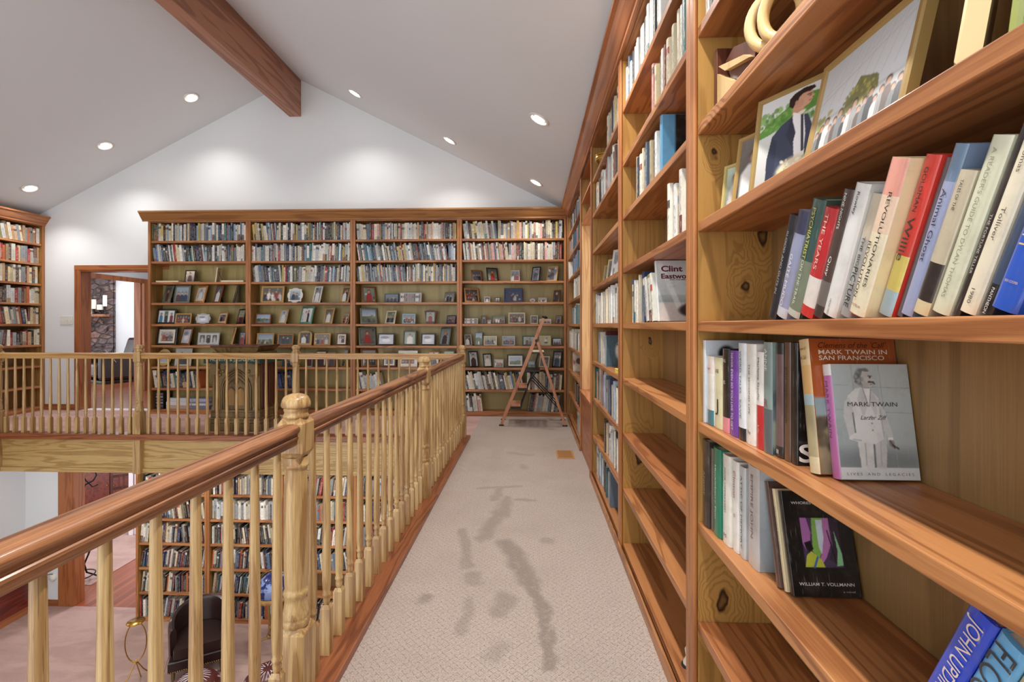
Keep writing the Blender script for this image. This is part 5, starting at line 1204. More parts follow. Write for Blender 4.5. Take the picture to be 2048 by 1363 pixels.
c = Cv(40, 50, (74, 100, 112)); c.ell(.62, .5, .26, .32, (214, 214, 206)); c.ell(.6, .52, .2, .26, (232, 230, 222)); c.line((.45, .7), (.7, .72), .03, (40, 50, 56)); c.line((.5, .55), (.56, .56), .02, (40, 50, 56)); c.line((.66, .55), (.72, .56), .02, (40, 50, 56)); c.line((.52, .34), (.7, .35), .025, (50, 60, 66)); c.noise(.08, 4)
near_book(T3, pp + .0305, .03, .215, 0, .025, .17, (84, 112, 124), [(0, 1, (150, 160, 160), 1)], 'slate blue book, its facing cover showing a pale sketched face', [], c, group='covers facing out')
T2 = row_T('side', R4['far'], shelf_z(2))
c = Cv(30, 40, (206, 190, 170)); c.blobs(10, [(60, 46, 44), (180, 90, 80), (226, 214, 200), (230, 180, 150)], 6, r=(.06, .2))
near_book(T2, .45, .012, .25, -20, .03, .18, (220, 206, 190), [(0, 1, (220, 206, 190), 0)], 'leaning magazine with a colourful cover in the far corner side bookcase', [], c, group='covers facing out', m='cloth')
near_book(row_T('side', R4['far'], shelf_z(6)), .12, .014, .24, -14, .0, .16, (226, 222, 210), [(0, 1, (230, 226, 214), 1)], 'pale pamphlet jutting out on the third shelf of the far corner side bookcase', [], group='covers facing out', m='cloth')
def flat_book(name, x, Y, z, w, d, t_, col, label, cat='album', rz=0.0, m='cloth'):
    mb = MB(); r = empty(name, (x, Y, z + .0008), rz); tag(r, label, cat)
    mb.box(-w / 2, w / 2, -d / 2, d / 2, 0, .003, 'matte', lin(col)); mb.box(-w / 2, w / 2, -d / 2, d / 2, t_ - .003, t_, 'matte', lin(col)); mb.box(-w / 2, w / 2, d / 2 - .003, d / 2, .003, t_ - .003, 'matte', lin(col)); mb.build('cover', r)
    mb = MB(); mb.box(-w / 2 + .004, w / 2 - .004, -d / 2 + .003, d / 2 - .0035, .0032, t_ - .0032, 'pages'); mb.build('pages', r)
    return r
flat_book('album', -5.13, YB + .10, shelf_z(6), .33, .17, .022, (224, 206, 176), 'cream album lying flat beside the doorway end panel, third shelf down')
flat_book('album', -4.19, YB + .10, shelf_z(6), .33, .17, .024, (230, 218, 194), 'cream album lying flat beside the divider, third shelf down')
flat_book('album', -4.76, YB + .10, shelf_z(6), .2, .15, .008, (206, 160, 120), 'tan folder lying flat in front of a dark framed portrait')
frame((-4.47, YB + .10, shelf_z(6)), .15, .21, 'cream', snapshot('portrait', .15, .21, 777), 'cream framed picture standing edge on between two flat albums', -1.25, .12)
flat_book('album', -4.28, YB + .11, shelf_z(2), .26, .17, .04, (236, 228, 220), 'white album lying flat beside the pulpit, seventh shelf down')
for i, (x, z0, w_, t_, cc, lb) in enumerate(((-5.13, 0, .30, .05, (190, 170, 160), 'pinkish binder at the foot of the stack on the bottom shelf'), (-5.13, .051, .30, .052, (226, 228, 232), 'white binder on top of a pinkish one, bottom shelf'), (-5.12, .104, .29, .05, (214, 220, 228), 'pale binder topping the binder stack, bottom shelf'),
                                         (-4.80, 0, .29, .05, (120, 128, 160), 'blue grey binder lying lowest beside the pulpit'), (-4.80, .051, .29, .03, (220, 222, 230), 'white binder second up beside the pulpit'), (-4.79, .082, .28, .02, (140, 150, 180), 'blue folder third up beside the pulpit'), (-4.80, .103, .27, .045, (176, 190, 214), 'light blue binder topping the pile beside the pulpit'))):
    mb = MB(); r = tag(empty('binder', (x + .13, YB + .115, shelf_z(0) + z0 + .001)), lb, 'binder', 'binders on the bottom shelf')
    mb.box(-w_ / 2, w_ / 2, -.09, .09, 0, t_ - .001, 'matte', lin(cc)); mb.build('cover', r, bevel=.003)
    mb = MB(); mb.lathe([(.009, 0), (.009, .002)], 'steel', 12, T=T_loc(-w_ * .38, -.0905, t_ / 2) @ RX); mb.build('ring', r)
mb = MB(); r = tag(empty('disc_tower', (-5.32 + .075, YB + .1, shelf_z(0) + .001)), 'black rack of discs in the lowest corner by the doorway', 'disc rack')
mb.box(-.06, .06, -.08, .08, 0, .01, 'black'); mb.box(-.06, .06, -.08, .08, .225, .235, 'black'); mb.box(-.06, -.054, -.08, .08, .01, .225, 'black'); mb.box(.054, .06, -.08, .08, .01, .225, 'black'); mb.build('rack', r)
for k in range(10):
    mb = MB(); mb.box(-.052, .052, -.075, .06, .013 + k * .0212, .03 + k * .0212, 'matte', lin(((60, 64, 76), (120, 124, 134), (40, 44, 54), (170, 172, 180))[k % 4])); mb.build('disc_case', r)

# ------------------------------------------------------------------ pictures on the side bookcases
z5 = shelf_z(5)
def side_frame(x, y, z, w, h, colour, cv, label, turn, tilt=.14, **kw): return frame((x, y, z), w, h, colour, cv, label, turn, tilt, base_rot=-PI / 2, group='framed pictures on the side bookcases', **kw)
c = Cv(120, 170, (206, 210, 208)); c.grad(0, .5, (186, 184, 182), (206, 210, 206)); c.grad(.5, 1, (206, 212, 208), (222, 228, 230)); c.poly([(0, .66), (.2, .76), (.42, .82), (.7, .93), (1, .90), (1, .74), (.6, .68), (.2, .60), (0, .58)], (96, 150, 66)); c.blobs(60, [(80, 132, 56), (120, 170, 82), (70, 116, 50), (140, 184, 100)], 2, u=(0, .95), v=(.64, .86), r=(.015, .04), k=.6)
c.poly([(.20, 0), (.18, .30), (.24, .56), (.40, .66), (.60, .72), (.84, .68), (.95, .5), (.97, 0)], (54, 64, 86)); c.poly([(.20, 0), (.18, .30), (.24, .54), (.34, .5), (.34, .2), (.30, 0)], (44, 52, 72)); c.poly([(.58, .72), (.64, .40), (.70, .08), (.84, .08), (.82, .5), (.76, .73)], (234, 236, 238)); c.poly([(.56, .72), (.50, .52), (.62, .36), (.66, .52)], (40, 48, 68)); c.line((.74, .70), (.80, .30), .018, (30, 34, 48))
c.poly([(.56, .73), (.58, .80), (.76, .78), (.77, .72)], (196, 150, 124)); c.poly([(.58, .725), (.66, .70), (.78, .72), (.78, .745), (.66, .73), (.585, .755)], (238, 236, 230)); c.poly([(.66, .73), (.74, .695), (.80, .735), (.74, .745)], (226, 220, 200))
c.poly([(.56, .80), (.56, .90), (.64, .94), (.82, .945), (.885, .92), (.885, .885), (.925, .862), (.885, .85), (.89, .825), (.85, .79), (.74, .765), (.64, .77)], (206, 160, 134)); c.ell(.66, .83, .09, .05, (192, 144, 118), .6); c.poly([(.50, .84), (.50, .92), (.58, .965), (.74, .99), (.90, .975), (.93, .94), (.84, .925), (.72, .93), (.66, .90), (.645, .86), (.60, .84), (.57, .80)], (34, 29, 32)); c.ell(.625, .855, .025, .024, (190, 140, 114)); c.line((.80, .893), (.87, .893), .006, (60, 42, 38)); c.line((.83, .875), (.86, .876), .005, (40, 30, 30)); c.line((.83, .822), (.88, .826), .005, (150, 90, 80))
c.ell(.70, .11, .32, .15, (220, 212, 184)); c.blobs(90, [(240, 236, 214), (206, 196, 150), (160, 176, 122), (232, 224, 190), (246, 244, 232)], 3, u=(.40, 1.0), v=(.0, .24), r=(.010, .022)); c.rect(0, 1, .5, .502, (220, 226, 228), .3); c.noise(.02, 1)
side_frame(.562, 1.112, z5, .166, .24, 'gold', c, 'gilt frame of a man in a dark suit with a bouquet, nearest bookcase', .49, .16, col=(158, 134, 84), b=.013)
c = Cv(170, 136, (206, 212, 214)); c.grad(.0, .4, (158, 168, 168), (200, 204, 206)); c.grad(.4, 1, (218, 224, 228), (194, 202, 206))
for i in range(9): c.line((.02 + .12 * i, .50), (.2 + .12 * i, 1), .004, (176, 184, 188)); c.line((.05 + .12 * i, .78 + .03 * (i % 2)), (.16 + .12 * i, 1), .003, (180, 188, 192))
c.line((0, .60), (1, .90), .006, (178, 186, 190)); c.line((0, .66), (1, .97), .004, (184, 190, 194)); c.poly([(.30, .28), (.5, .62), (.72, .50), (.74, .36)], (116, 118, 62)); c.blobs(50, [(140, 138, 66), (100, 106, 52), (184, 172, 80), (120, 120, 70)], 8, u=(.34, .7), v=(.32, .54), r=(.012, .03)); c.blobs(20, [(150, 152, 84), (176, 170, 90)], 9, u=(.03, .2), v=(.28, .46), r=(.015, .035))
for i in range(17): c.person(.04 + .058 * i, .0 + .012 * (i % 3), .29 + .04 * ((i * 7) % 3), ((126, 132, 136), (66, 70, 76), (230, 228, 224), (156, 158, 158), (104, 92, 88))[i % 5], (200, 160, 138), ((50, 36, 30), (90, 66, 46))[i % 2], .9)
for i in range(17): c.rect(.03 + .058 * i, .034 + .058 * i, 0, .2, (90, 92, 96), .5)
c.noise(.02, 2)
side_frame(.546, .866, z5, .262, .212, 'gold', c, 'wide gilt frame of a wedding party under a pale roof, nearest bookcase', .0, .22, col=(160, 132, 80), b=.016, depth=.02)
side_frame(.567, 1.262, z5, .14, .2, 'gold', snapshot('wedding', .14, .2, 41), 'gilt frame of a dark clothed couple, second from the end panel', .42, .16, col=(170, 140, 84), b=.012)
side_frame(.575, 1.372, z5, .11, .155, 'gold', snapshot('couple', .11, .155, 43), 'small pale gold frame against the end panel, people under trees', .55, .14, col=(190, 172, 110), b=.011)
side_frame(.566, .665, z5, .18, .24, 'cream', snapshot('portrait', .18, .24, 44), 'thick cream frame seen edge on past the wedding party picture', -.72, .14, col=(226, 206, 150), b=.02, depth=.024)
c = Cv(40, 50, (150, 176, 150)); c.blobs(20, [(70, 110, 70), (110, 150, 100), (50, 80, 60), (170, 190, 180)], 4, r=(.05, .16)); c.person(.35, 0, .55, (40, 60, 80)); c.person(.6, 0, .5, (60, 90, 120))
side_frame(.55, .47, z5, .2, .25, 'gold', c, 'frame with a green garden picture, nearest the camera on its shelf', .12, .14, col=(150, 160, 90), b=.013)
for i, (y, w_, h_, cc, kd, lb) in enumerate(((3.84, .12, .17, (190, 160, 100), 'portrait', 'gilt frame farthest in a row of four, bookcase next to the window'), (3.62, .14, .19, (206, 190, 130), 'couple', 'pale gold frame second in a row of four, bookcase next to the window'), (3.36, .17, .225, (214, 214, 208), 'wedding', 'white edged frame third in a row of four, bookcase next to the window'), (3.02, .17, .225, (190, 196, 150), 'bride', 'frame nearest in a row of four, bookcase next to the window'))):
    side_frame(.60, y, z5, w_, h_, 'gold', snapshot(kd, w_, h_, 60 + i), lb, .55, .16, col=cc)
side_frame(.57, 2.555, shelf_z(7), .13, .10, 'white', snapshot('lights', .13, .1, 70), 'small white and navy card propped at the shelf end, second side bookcase', .15, .75, col=(226, 228, 230), b=.01, easel=False, depth=.008)
def book_thing(b, label, group):
    t_, h_, a_ = b['spec']
    if b['detail']:
        r = empty('book'); r.matrix_world = b['M']
        c, p = MB(), MB(); book_geom(c, None, t_, h_, b['w'], b['col'], b['bands'], True, 'cloth', p)
        c.build('cover', r); p.build('pages', r)
    else:
        c = MB(); book_geom(c, None, t_, h_, b['w'], b['col'], b['bands']); r = c.build('book'); r.matrix_world = b['M']
    return tag(r, label, 'book', group)
ALL.sort(key=lambda b: -b['area'])
N_EXPLICIT = 46
picked = ALL[:300 - N_EXPLICIT]
for b in picked:
    side, shelf, case = b['where']
    last = b['n'] == b['of'] and b['of'] > 3
    size = 'tall' if b['spec'][1] > .24 else 'short' if b['spec'][1] < .195 else 'thick' if b['spec'][0] > .036 else 'slim' if b['spec'][0] < .015 else ''
    nm2 = (size + ' ' if size else '') + b['name'] + ' book'
    book_thing(b, f"{nm2}, {ordinal(b['n'] if b['row'][0] != 'opp' else b['of'] - b['n'] + 1)} {side}, {shelf}, {case}", b['group'])
rest = MB()
for b in ALL[300 - N_EXPLICIT:]:
    t_, h_, a_ = b['spec']; book_geom(rest, b['M'], t_, h_, b['w'], b['col'], b['bands'])
if rest.v:
    o = tag(rest.build('shelved_books'), 'remaining rows of assorted small books on the distant and lower shelves', 'books', kind='stuff')
print('BOOKS', len(ALL))
# ------------------------------------------------------------------ carved pulpit
r = tag(empty('pulpit', (-3.48, 5.50, 0)), 'carved dark oak pulpit with a gothic arch, standing behind the end balustrade', 'pulpit')
mb = MB(); mb.box(-.285, .285, .03, .42, .25, .93, 'dark_oak'); mb.build('body', r, bevel=.004)
mb = MB(); mb.box(.2855, .30, .06, .40, .27, .80, 'dark_red'); mb.box(.3, .312, .09, .13, .27, .80, 'dark_red'); mb.box(.3, .312, .33, .37, .27, .80, 'dark_red'); mb.box(.3, .308, .2, .26, .3, .76, 'dark_red'); mb.build('side_panel', r, bevel=.003)
mb = MB()
for z0, z1, e in ((0, .09, .03), (.09, .13, .02), (.13, .16, .012), (.16, .22, .004), (.22, .25, .012)): mb.box(-.292 - e, .292 + e, .0 - e + .02, .43 + e, z0 + .0005, z1, 'dark_oak')
mb.build('plinth', r, bevel=.004)
mb = MB(); mb.add([(-.21, .04, .90), (.23, .04, .90), (.23, .40, .90), (-.21, .40, .90), (-.275, -.0, .985), (.295, -.0, .985), (.295, .45, .985), (-.275, .45, .985)], [(0, 1, 5, 4), (1, 2, 6, 5), (2, 3, 7, 6), (3, 0, 4, 7), (0, 3, 2, 1)], 'dark_oak'); mb.box(-.31, .31, -.02, .45, .8755, .90, 'dark_red'); mb.build('cornice', r)
mb = MB(); mb.box(-.285, .305, -.012, .46, .986, 1.006, 'dark_red'); mb.build('top_board', r, bevel=.005)
mb = MB(); fr = lin((44, 66, 58)); mb.box(-.335, .335, -.05, .455, .80, .875, 'matte', fr)
put_text(mb, 'S. MUNTHI & J. GNAMID', (-.01, -.0512, .838), (1, 0, 0), (0, 0, 1), .60, .045, (196, 204, 190), 'matte'); mb.build('frieze', r)
mb = MB()
for x in (-.245, .245):
    mb.box(x - .04, x + .04, -.012, .03, .66, .79, 'dark_oak')
    for k in range(3): mb.box(x - .03, x + .03, -.018, -.012, .672 + k * .04, .70 + k * .04, 'dark_oak')
    mb.lathe([(.03, .25), (.03, .28), (.02, .295), (.018, .60), (.024, .62), (.034, .65), (.036, .66)], 'dark_oak', 14, T=T_loc(x, .005, 0))
mb.build('pilaster', r)
def gothic(a, spring, bottom, R=1.5, n=10):
    R = a * R; cx = R - a; top = math.acos(cx / R)
    L = [(cx - R * math.cos(top * i / n), spring + R * math.sin(top * i / n)) for i in range(n + 1)]
    return [(-a, bottom)] + L + [(-x, z) for x, z in L[::-1][1:]] + [(a, bottom)]
mb = MB()
for a, sp_, rr, y in ((.185, .47, .010, .022), (.165, .47, .012, .024), (.145, .465, .008, .026), (.120, .455, .012, .027)):
    mb.tube([(x, y, z) for x, z in gothic(a, sp_, .25)], rr, 'dark_oak', 8)
for cx in (-.058, .058): mb.tube([(x + cx, .027, z) for x, z in gothic(.05, .44, .30)], .009, 'dark_oak', 8)
mb.tube([(.03 * math.cos(t / 8 * 2 * PI), .027, .575 + .03 * math.sin(t / 8 * 2 * PI)) for t in range(8)], .007, 'dark_oak', 6, closed=True)
for sx_ in (-1, 1):
    for cx, cz in ((.155, .70), (.19, .66), (.12, .745), (.205, .72)): mb.lathe([(.001, -.012), (.016, -.008), (.022, 0), (.016, .006), (.001, .008)], 'dark_oak', 10, T=T_loc(sx_ * cx, .022, cz) @ RX, cap=False)
mb.build('arch_tracery', r)
mb = MB()
for cx in (-.058, .058): mb.prism([(x + cx, z) for x, z in gothic(.046, .44, .30)][::-1], -.0295, -.0275, 'gilt_oak', T=RX)
mb.build('lancet_panel', r)

# ------------------------------------------------------------------ stepladder
LY0, LY1 = 5.93, 6.30
r = tag(empty('stepladder', (-.37, LY0, 0)), 'wooden folding stepladder with black braces, in the corner before the bookcase', 'stepladder')
def lp(px, py, dy=0.0): q = on_y(px, py, LY0); return (q[0] + .37, dy, q[2])
D_ = LY1 - LY0
f0, hg, tp, rf = lp(1003, 848), lp(1073, 680), lp(1088, 636), lp(1130, 848)
for dy in (0, D_):
    o = lambda p: (p[0], dy, max(p[2], .012))
    mb = MB(); mb.bar(o(f0), (tp[0], dy, tp[2]), .036, .022, 'ladder_z', up=(0, 1, 0)); mb.build('front_rail', r, bevel=.003)
    mb = MB(); mb.bar((rf[0], dy, .012), (hg[0] + .01, dy, hg[2] - .01), .034, .020, 'ladder_z', up=(0, 1, 0)); mb.build('rear_rail', r, bevel=.003)
    mb = MB(); mb.lathe([(.001, -.014), (.02, -.012), (.034, -.002), (.034, .008), (.018, .016), (.001, .018)], 'black', 14, T=T_loc(tp[0] + .012, dy, tp[2] + .012) @ Matrix.Rotation(.4, 4, 'Y'), cap=False); mb.build('end_cap', r)
    mb = MB(); mb.box(f0[0] - .03, f0[0] + .03, dy - .014, dy + .014, 0.0005, .014, 'black'); mb.box(rf[0] - .03, rf[0] + .03, dy - .014, dy + .014, 0.0005, .014, 'black'); mb.build('rubber_foot', r)
for ya, xa, xb in ((811, 1020, 1041), (774, 1034, 1054)):
    a, b = lp(xa, ya), lp(xb, ya)
    mb = MB(); mb.box(a[0], b[0], .012, D_ - .012, a[2] - .012, a[2] + .012, 'ladder_z'); s_ = mb.build('step', r, bevel=.003)
    mb = MB(); mb.box(a[0] + .01, b[0] + .01, .014, D_ - .014, a[2] - .045, a[2] - .014, 'black'); mb.build('step_bracket', s_)
a, b = lp(1063, 704), lp(1088, 704); mb = MB(); mb.box(a[0], b[0], .012, D_ - .012, a[2] - .02, a[2], 'black'); mb.box(a[0] - .005, b[0], .014, D_ - .014, a[2] + .001, a[2] + .010, 'rush'); mb.build('tray', r)
a, b = lp(1050, 741), lp(1080, 741); mb = MB(); mb.box(a[0], b[0], .012, D_ - .012, a[2] - .012, a[2] + .008, 'black'); mb.build('platform', r)
mb = MB()
for dy in (.025, D_ - .025):
    for seg_ in (((1078, 706), (1071, 730), (1072, 745), (1062, 757), (1056, 772), (1052, 785), (1041, 814)), ((1064, 754), (1070, 760), (1117, 812)), ((1062, 760), (1068, 764), (1115, 815))):
        mb.tube([lp(x, y, dy) for x, y in seg_], .007, 'black', 6)
mb.build('brace', r)
mb = MB(); q = lp(1073, 681)
for dy in (-.001, D_ + .001): mb.lathe([(.02, -.014), (.02, .014)], 'black', 12, T=T_loc(q[0], dy, q[2]) @ RX)
mb.build('hinge', r)

# ------------------------------------------------------------------ small fittings
r = tag(empty('floor_vent', (.325, 4.635, 0)), 'brass coloured floor register set in the carpet of the side walkway', 'floor vent')
fv = lin((200, 152, 102)); mb = MB()
for a in ((-.082, -.066, -.142, .142), (.066, .082, -.142, .142), (-.066, .066, -.142, -.126), (.066 - .132, .066, .126, .142)): mb.box(a[0], a[1], a[2], a[3], .0006, .007, 'paint', fv)
mb.build('frame', r); mb = MB()
for k in range(15): mb.box(-.066, .066, -.124 + k * .0168, -.113 + k * .0168, .0006, .0055, 'paint', lin((184, 136, 88)))
mb.build('grille', r)
r = tag(empty('light_switch', (-6.815, WB - .0095, 1.315)), 'white four gang switch plate on the wall beside the doorway', 'light switch')
mb = MB(); mb.box(-.095, .095, 0, .008, -.062, .062, 'white_plastic'); mb.build('plate', r, bevel=.003)
for k in range(4): mb = MB(); mb.box(-.072 + k * .046, -.062 + k * .046, -.012, -.0005, -.012, .010, 'white_plastic'); mb.build('toggle', r)
r = tag(empty('wall_outlet', (-6.79, WB - .0085, .50)), 'white outlet plate low on the wall beside the doorway', 'outlet')
mb = MB(); mb.box(-.036, .036, 0, .007, -.058, .058, 'white_plastic'); mb.build('plate', r, bevel=.002); mb = MB(); mb.box(-.012, .012, -.003, -.0005, .01, .035, 'white_trim'); mb.box(-.012, .012, -.003, -.0005, -.035, -.01, 'white_trim'); mb.build('socket', r)

# wooden sculpture on the nearest bookcase
z6 = shelf_z(6)
r = tag(empty('wooden_sculpture', (.565, 1.25, z6)), 'abstract sculpture of dark blocks, pale lozenges and ring loops, nearest bookcase', 'sculpture')
TS = Matrix(((0, 0, 1, 0), (1, 0, 0, -1.25), (0, 1, 0, -z6), (0, 0, 0, 1)))
mb = MB(); mb.box(-.03, .06, .158, .180, .001, .20, 'art_dark'); mb.build('dark_block', r, bevel=.003)
mb = MB(); mb.prism([(1.371, 1.990), (1.32, 2.0), (1.178, 1.945), (1.20, 1.900), (1.242, 1.870), (1.337, 1.925)], -.018, .05, 'art_dark', T=TS); mb.build('dark_block', r, bevel=.003)
mb = MB(); mb.prism([(1.384, 1.982), (1.222, 1.925), (1.19, 1.901), (1.338, 1.946)], -.034, -.0185, 'art_light', T=TS); mb.build('pale_block', r, bevel=.002)
mb = MB(); mb.prism([(1.392, 1.965), (1.300, 1.902), (1.300, 1.851), (1.392, 1.851)], -.034, -.0185, 'art_light', T=TS); mb.build('pale_block', r, bevel=.002)
mb = MB(); mb.prism([(1.30, 1.86), (1.30, 1.849), (1.0, 1.849), (1.0, 1.86)], -.03, .06, 'art_dark', T=TS); mb.build('base', r, bevel=.002)
for cy, cz, R_, rz_ in ((-.125, .105, .055, .75), (-.18, .095, .055, .95)):
    mb = MB(); mb.tube([(-.005 + R_ * math.cos(rz_) * math.cos(2 * PI * k / 32), cy - R_ * math.sin(rz_) * math.cos(2 * PI * k / 32), cz + R_ * 1.15 * math.sin(2 * PI * k / 32)) for k in range(32)], .013, 'art_light', 10, closed=True); mb.build('ring', r)
r = tag(empty('brass_bowl', (.60, 3.78, shelf_z(8) + .001)), 'polished brass bowl high on the shelf next to the window', 'bowl')
mb = MB(); mb.lathe([(.001, .0), (.05, .0), (.045, .01), (.02, .02), (.02, .03), (.06, .05), (.095, .09), (.105, .13), (.10, .13), (.09, .092), (.055, .056), (.001, .045)], 'brass', 32, cap=False); mb.build('bowl', r)
mb = MB(); mb.tube([(.103 * math.cos(2 * PI * k / 32), .103 * math.sin(2 * PI * k / 32), .131) for k in range(32)], .004, 'brass', 8, closed=True); mb.build('rim', r)
r = tag(empty('pencil_box', (.535, 2.84, shelf_z(3) + .001), .1), 'small yellow box lying at the shelf edge beside books', 'box')
mb = MB(); mb.box(-.03, .03, -.05, .05, 0, .022, 'matte', lin((226, 202, 90))); mb.build('body', r, bevel=.003); mb = MB(); mb.box(-.031, .031, -.051, .051, .0225, .03, 'matte', lin((236, 214, 110))); mb.build('lid', r, bevel=.003)
r = tag(empty('figurine', (.555, 1.70, shelf_z(0) + .001)), 'small white and dark figurine on the empty bottom shelf', 'figurine')
mb = MB(); mb.lathe([(.022, 0), (.024, .01), (.014, .03), (.018, .055), (.010, .07), (.013, .082), (.008, .095), (.001, .1)], 'white_plastic', 14); mb.build('body', r); mb = MB(); mb.lathe([(.03, 0), (.028, .006), (.025, .0075)], 'black', 14, T=T_loc(0, 0, -.0008)); mb.build('base', r)

# ------------------------------------------------------------------ lower room
r = tag(empty('tub_chair', (-4.02, 5.68, LF), math.radians(30)), 'dark brown leather tub chair with brass studs, below the balustrade', 'armchair')
def arc_pt(a, R): return (R * math.sin(a), .02 + R * math.cos(a) if abs(a) < PI / 2 else .02 + R * math.cos(a))
N_ = 29; ang = [-2.05 + 4.1 * i / (N_ - 1) for i in range(N_)]
def ctop(a): return .74 - .15 * min(1, (abs(a) / 1.9)) ** 2.2
v, f = [], []
for i, a in enumerate(ang):
    for Rr, z in ((.355, .17), (.365, ctop(a) - .05), (.35, ctop(a) - .012), (.325, ctop(a)), (.295, ctop(a) - .015), (.285, ctop(a) - .05), (.28, .17)):
        y = .02 + Rr * math.cos(a); v.append((Rr * 1.0 * math.sin(a), max(y, -.30) if abs(a) > 1.57 else y, z))
for i in range(N_ - 1):
    for k in range(7):
        j = (k + 1) % 7; f.append((i * 7 + k, i * 7 + j, i * 7 + 7 + j, i * 7 + 7 + k))
f += [tuple(range(7)), tuple(range((N_ - 1) * 7, N_ * 7))[::-1]]
mb = MB(); mb.add(v, f, 'leather', smooth=True); mb.build('back_shell', r, split=True)
seat = [(.27 * math.sin(a), .02 + .27 * math.cos(a)) for a in [-1.9 + 3.8 * i / 20 for i in range(21)]] + [(.27, -.31), (-.27, -.31)]
seat = seat[::-1]
mb = MB(); mb.prism(seat, .30, .42, 'leather'); mb.build('seat_cushion', r, bevel=.02)
mb = MB(); mb.box(-.325, .325, -.335, .05, .165, .295, 'leather'); mb.build('seat_base', r, bevel=.012)
mb = MB()
for k in range(27): mb.lathe([(.007, 0), (.005, .004), (.001, .005)], 'brass', 8, T=T_loc(-.312 + .024 * k, -.3355, .178) @ RX, cap=False)
mb.build('nailhead_studs', r); mb = MB()
for k in range(14): mb.lathe([(.007, 0), (.005, .004), (.001, .005)], 'brass', 8, T=T_loc(-.3615, -.27 + .022 * k, .185) @ Matrix.Rotation(-PI / 2, 4, 'Y'), cap=False)
mb.build('nailhead_studs', r)
for x, y in ((-.27, -.28), (.27, -.28), (-.22, .22), (.22, .22)):
    mb = MB(); mb.lathe([(.016, 0.001), (.027, .165)], 'dark_oak', 10, T=T_loc(x, y, 0)); mb.build('leg', r)
def pouf(x, y, label):
    r = tag(empty('pouf', (x, y, LF)), label, 'pouf', 'burgundy leather poufs')
    R_ = .25; H = .31
    mb = MB(); mb.lathe([(.17, 0.001), (.22, .03), (R_, .11), (R_, .17), (.235, .23), (.19, .275), (.12, .30), (.05, H), (.001, H + .002)], 'pouf', 32); mb.build('cushion', r)
    mb = MB()
    for k in range(12):
        a = 2 * PI * k / 12
        for d in (-.09, .09):
            mb.tube([((.05 + .19 * t) * math.cos(a + d * math.sin(t * PI) * 1.6), (.05 + .19 * t) * math.sin(a + d * math.sin(t * PI) * 1.6), H + .004 - .088 * t ** 1.9) for t in [q / 6 for q in range(7)]], .003, 'white_trim', 5)
    mb.build('stitching', r)
pouf(-3.66, 5.08, 'burgundy leather pouf with pale stitching, in front of the tub chair')
pouf(-2.92, 5.22, 'burgundy leather pouf with pale stitching, below the newel post')
gx, gy, gz = -3.28, 6.02, -2.11
r = tag(empty('globe', (gx, gy, LF)), 'floor standing dark blue globe in a wooden ring stand', 'globe')
mb = MB(); H = gz - LF
mb.lathe([(.20 * math.sin(PI * k / 24) + .0005, H - .20 * math.cos(PI * k / 24)) for k in range(25)], 'globe', 36, cap=False); mb.build('sphere', r)
mb = MB(); n = 40; q = [((.215, H - .075), (.275, H - .075), (.275, H - .055), (.215, H - .055))][0]
mb.lathe([q[0], q[1], q[2], q[3], q[0]], 'gilt_oak', n, smooth=False, cap=False); mb.build('horizon_ring', r)
mb = MB(); mb.tube([(.212 * math.cos(2 * PI * k / 40), .02, H + .212 * math.sin(2 * PI * k / 40)) for k in range(40)], .006, 'brass', 8, closed=True); mb.build('meridian_ring', r)
for k in range(4):
    a = PI / 4 + k * PI / 2
    mb = MB(); mb.tube([(.245 * math.cos(a), .245 * math.sin(a), H - .08), (.24 * math.cos(a), .24 * math.sin(a), .35), (.2 * math.cos(a), .2 * math.sin(a), .14), (.25 * math.cos(a), .25 * math.sin(a), .04)], .016, 'gilt_oak', 8); l_ = mb.build('leg', r)
    mb = MB(); mb.lathe([(.02, .001), (.026, .02), (.018, .045), (.01, .05)], 'brass', 12, T=T_loc(.25 * math.cos(a), .25 * math.sin(a), 0)); mb.build('brass_foot', l_)
mb = MB(); mb.tube([(.2 * math.cos(PI / 4), .2 * math.sin(PI / 4), .16), (-.2 * math.cos(PI / 4), -.2 * math.sin(PI / 4), .16)], .01, 'gilt_oak', 8); mb.tube([(-.2 * math.cos(PI / 4), .2 * math.sin(PI / 4), .18), (.2 * math.cos(PI / 4), -.2 * math.sin(PI / 4), .18)], .01, 'gilt_oak', 8); mb.build('stretcher', r)
r = tag(empty('brass_stand', (-4.52, 5.32, LF), .5), 'slender brass stand with an oval hoop, beside the leather tub chair', 'stand')
mb = MB(); mb.lathe([(.001, .728), (.085, .728), (.09, .735), (.085, .742), (.001, .742)], 'brass', 24, cap=False); mb.build('top_plate', r)
mb = MB(); mb.tube([(.10 * math.sin(2 * PI * k / 32), 0, .50 + .225 * math.cos(2 * PI * k / 32)) for k in range(32)], .006, 'brass', 8, closed=True); mb.build('hoop', r)
for s_ in (-1, 1): mb = MB(); mb.tube([(0, s_ * .01, .285), (s_ * .06, s_ * .06, .14), (s_ * .16, s_ * .10, .004)], .006, 'brass', 8); mb.build('leg', r)
mb = MB(); mb.tube([(0, .0, .285), (.02, .14, .004)], .006, 'brass', 8); mb.build('leg', r)
r = tag(empty('blanket_chest', (-7.30, 5.7, LF)), 'long low dark red chest along the white wall of the lower room', 'chest')
mb = MB(); mb.box(-.12, .10, -1.0, 1.03, .10, .50, 'mahogany_y'); mb.build('body', r, bevel=.004)
mb = MB(); mb.box(-.13, .13, -1.02, 1.05, .501, .54, 'mahogany_y'); mb.build('lid', r, bevel=.006)
mb = MB(); mb.box(-.12, .105, -1.0, 1.03, .001, .099, 'casing_y'); mb.build('plinth', r, bevel=.004)
r = tag(empty('plug_adapter', (-7.02, WB - .001, LF + .42)), 'round white plug-in device with a black cable on the lower wall', 'plug')
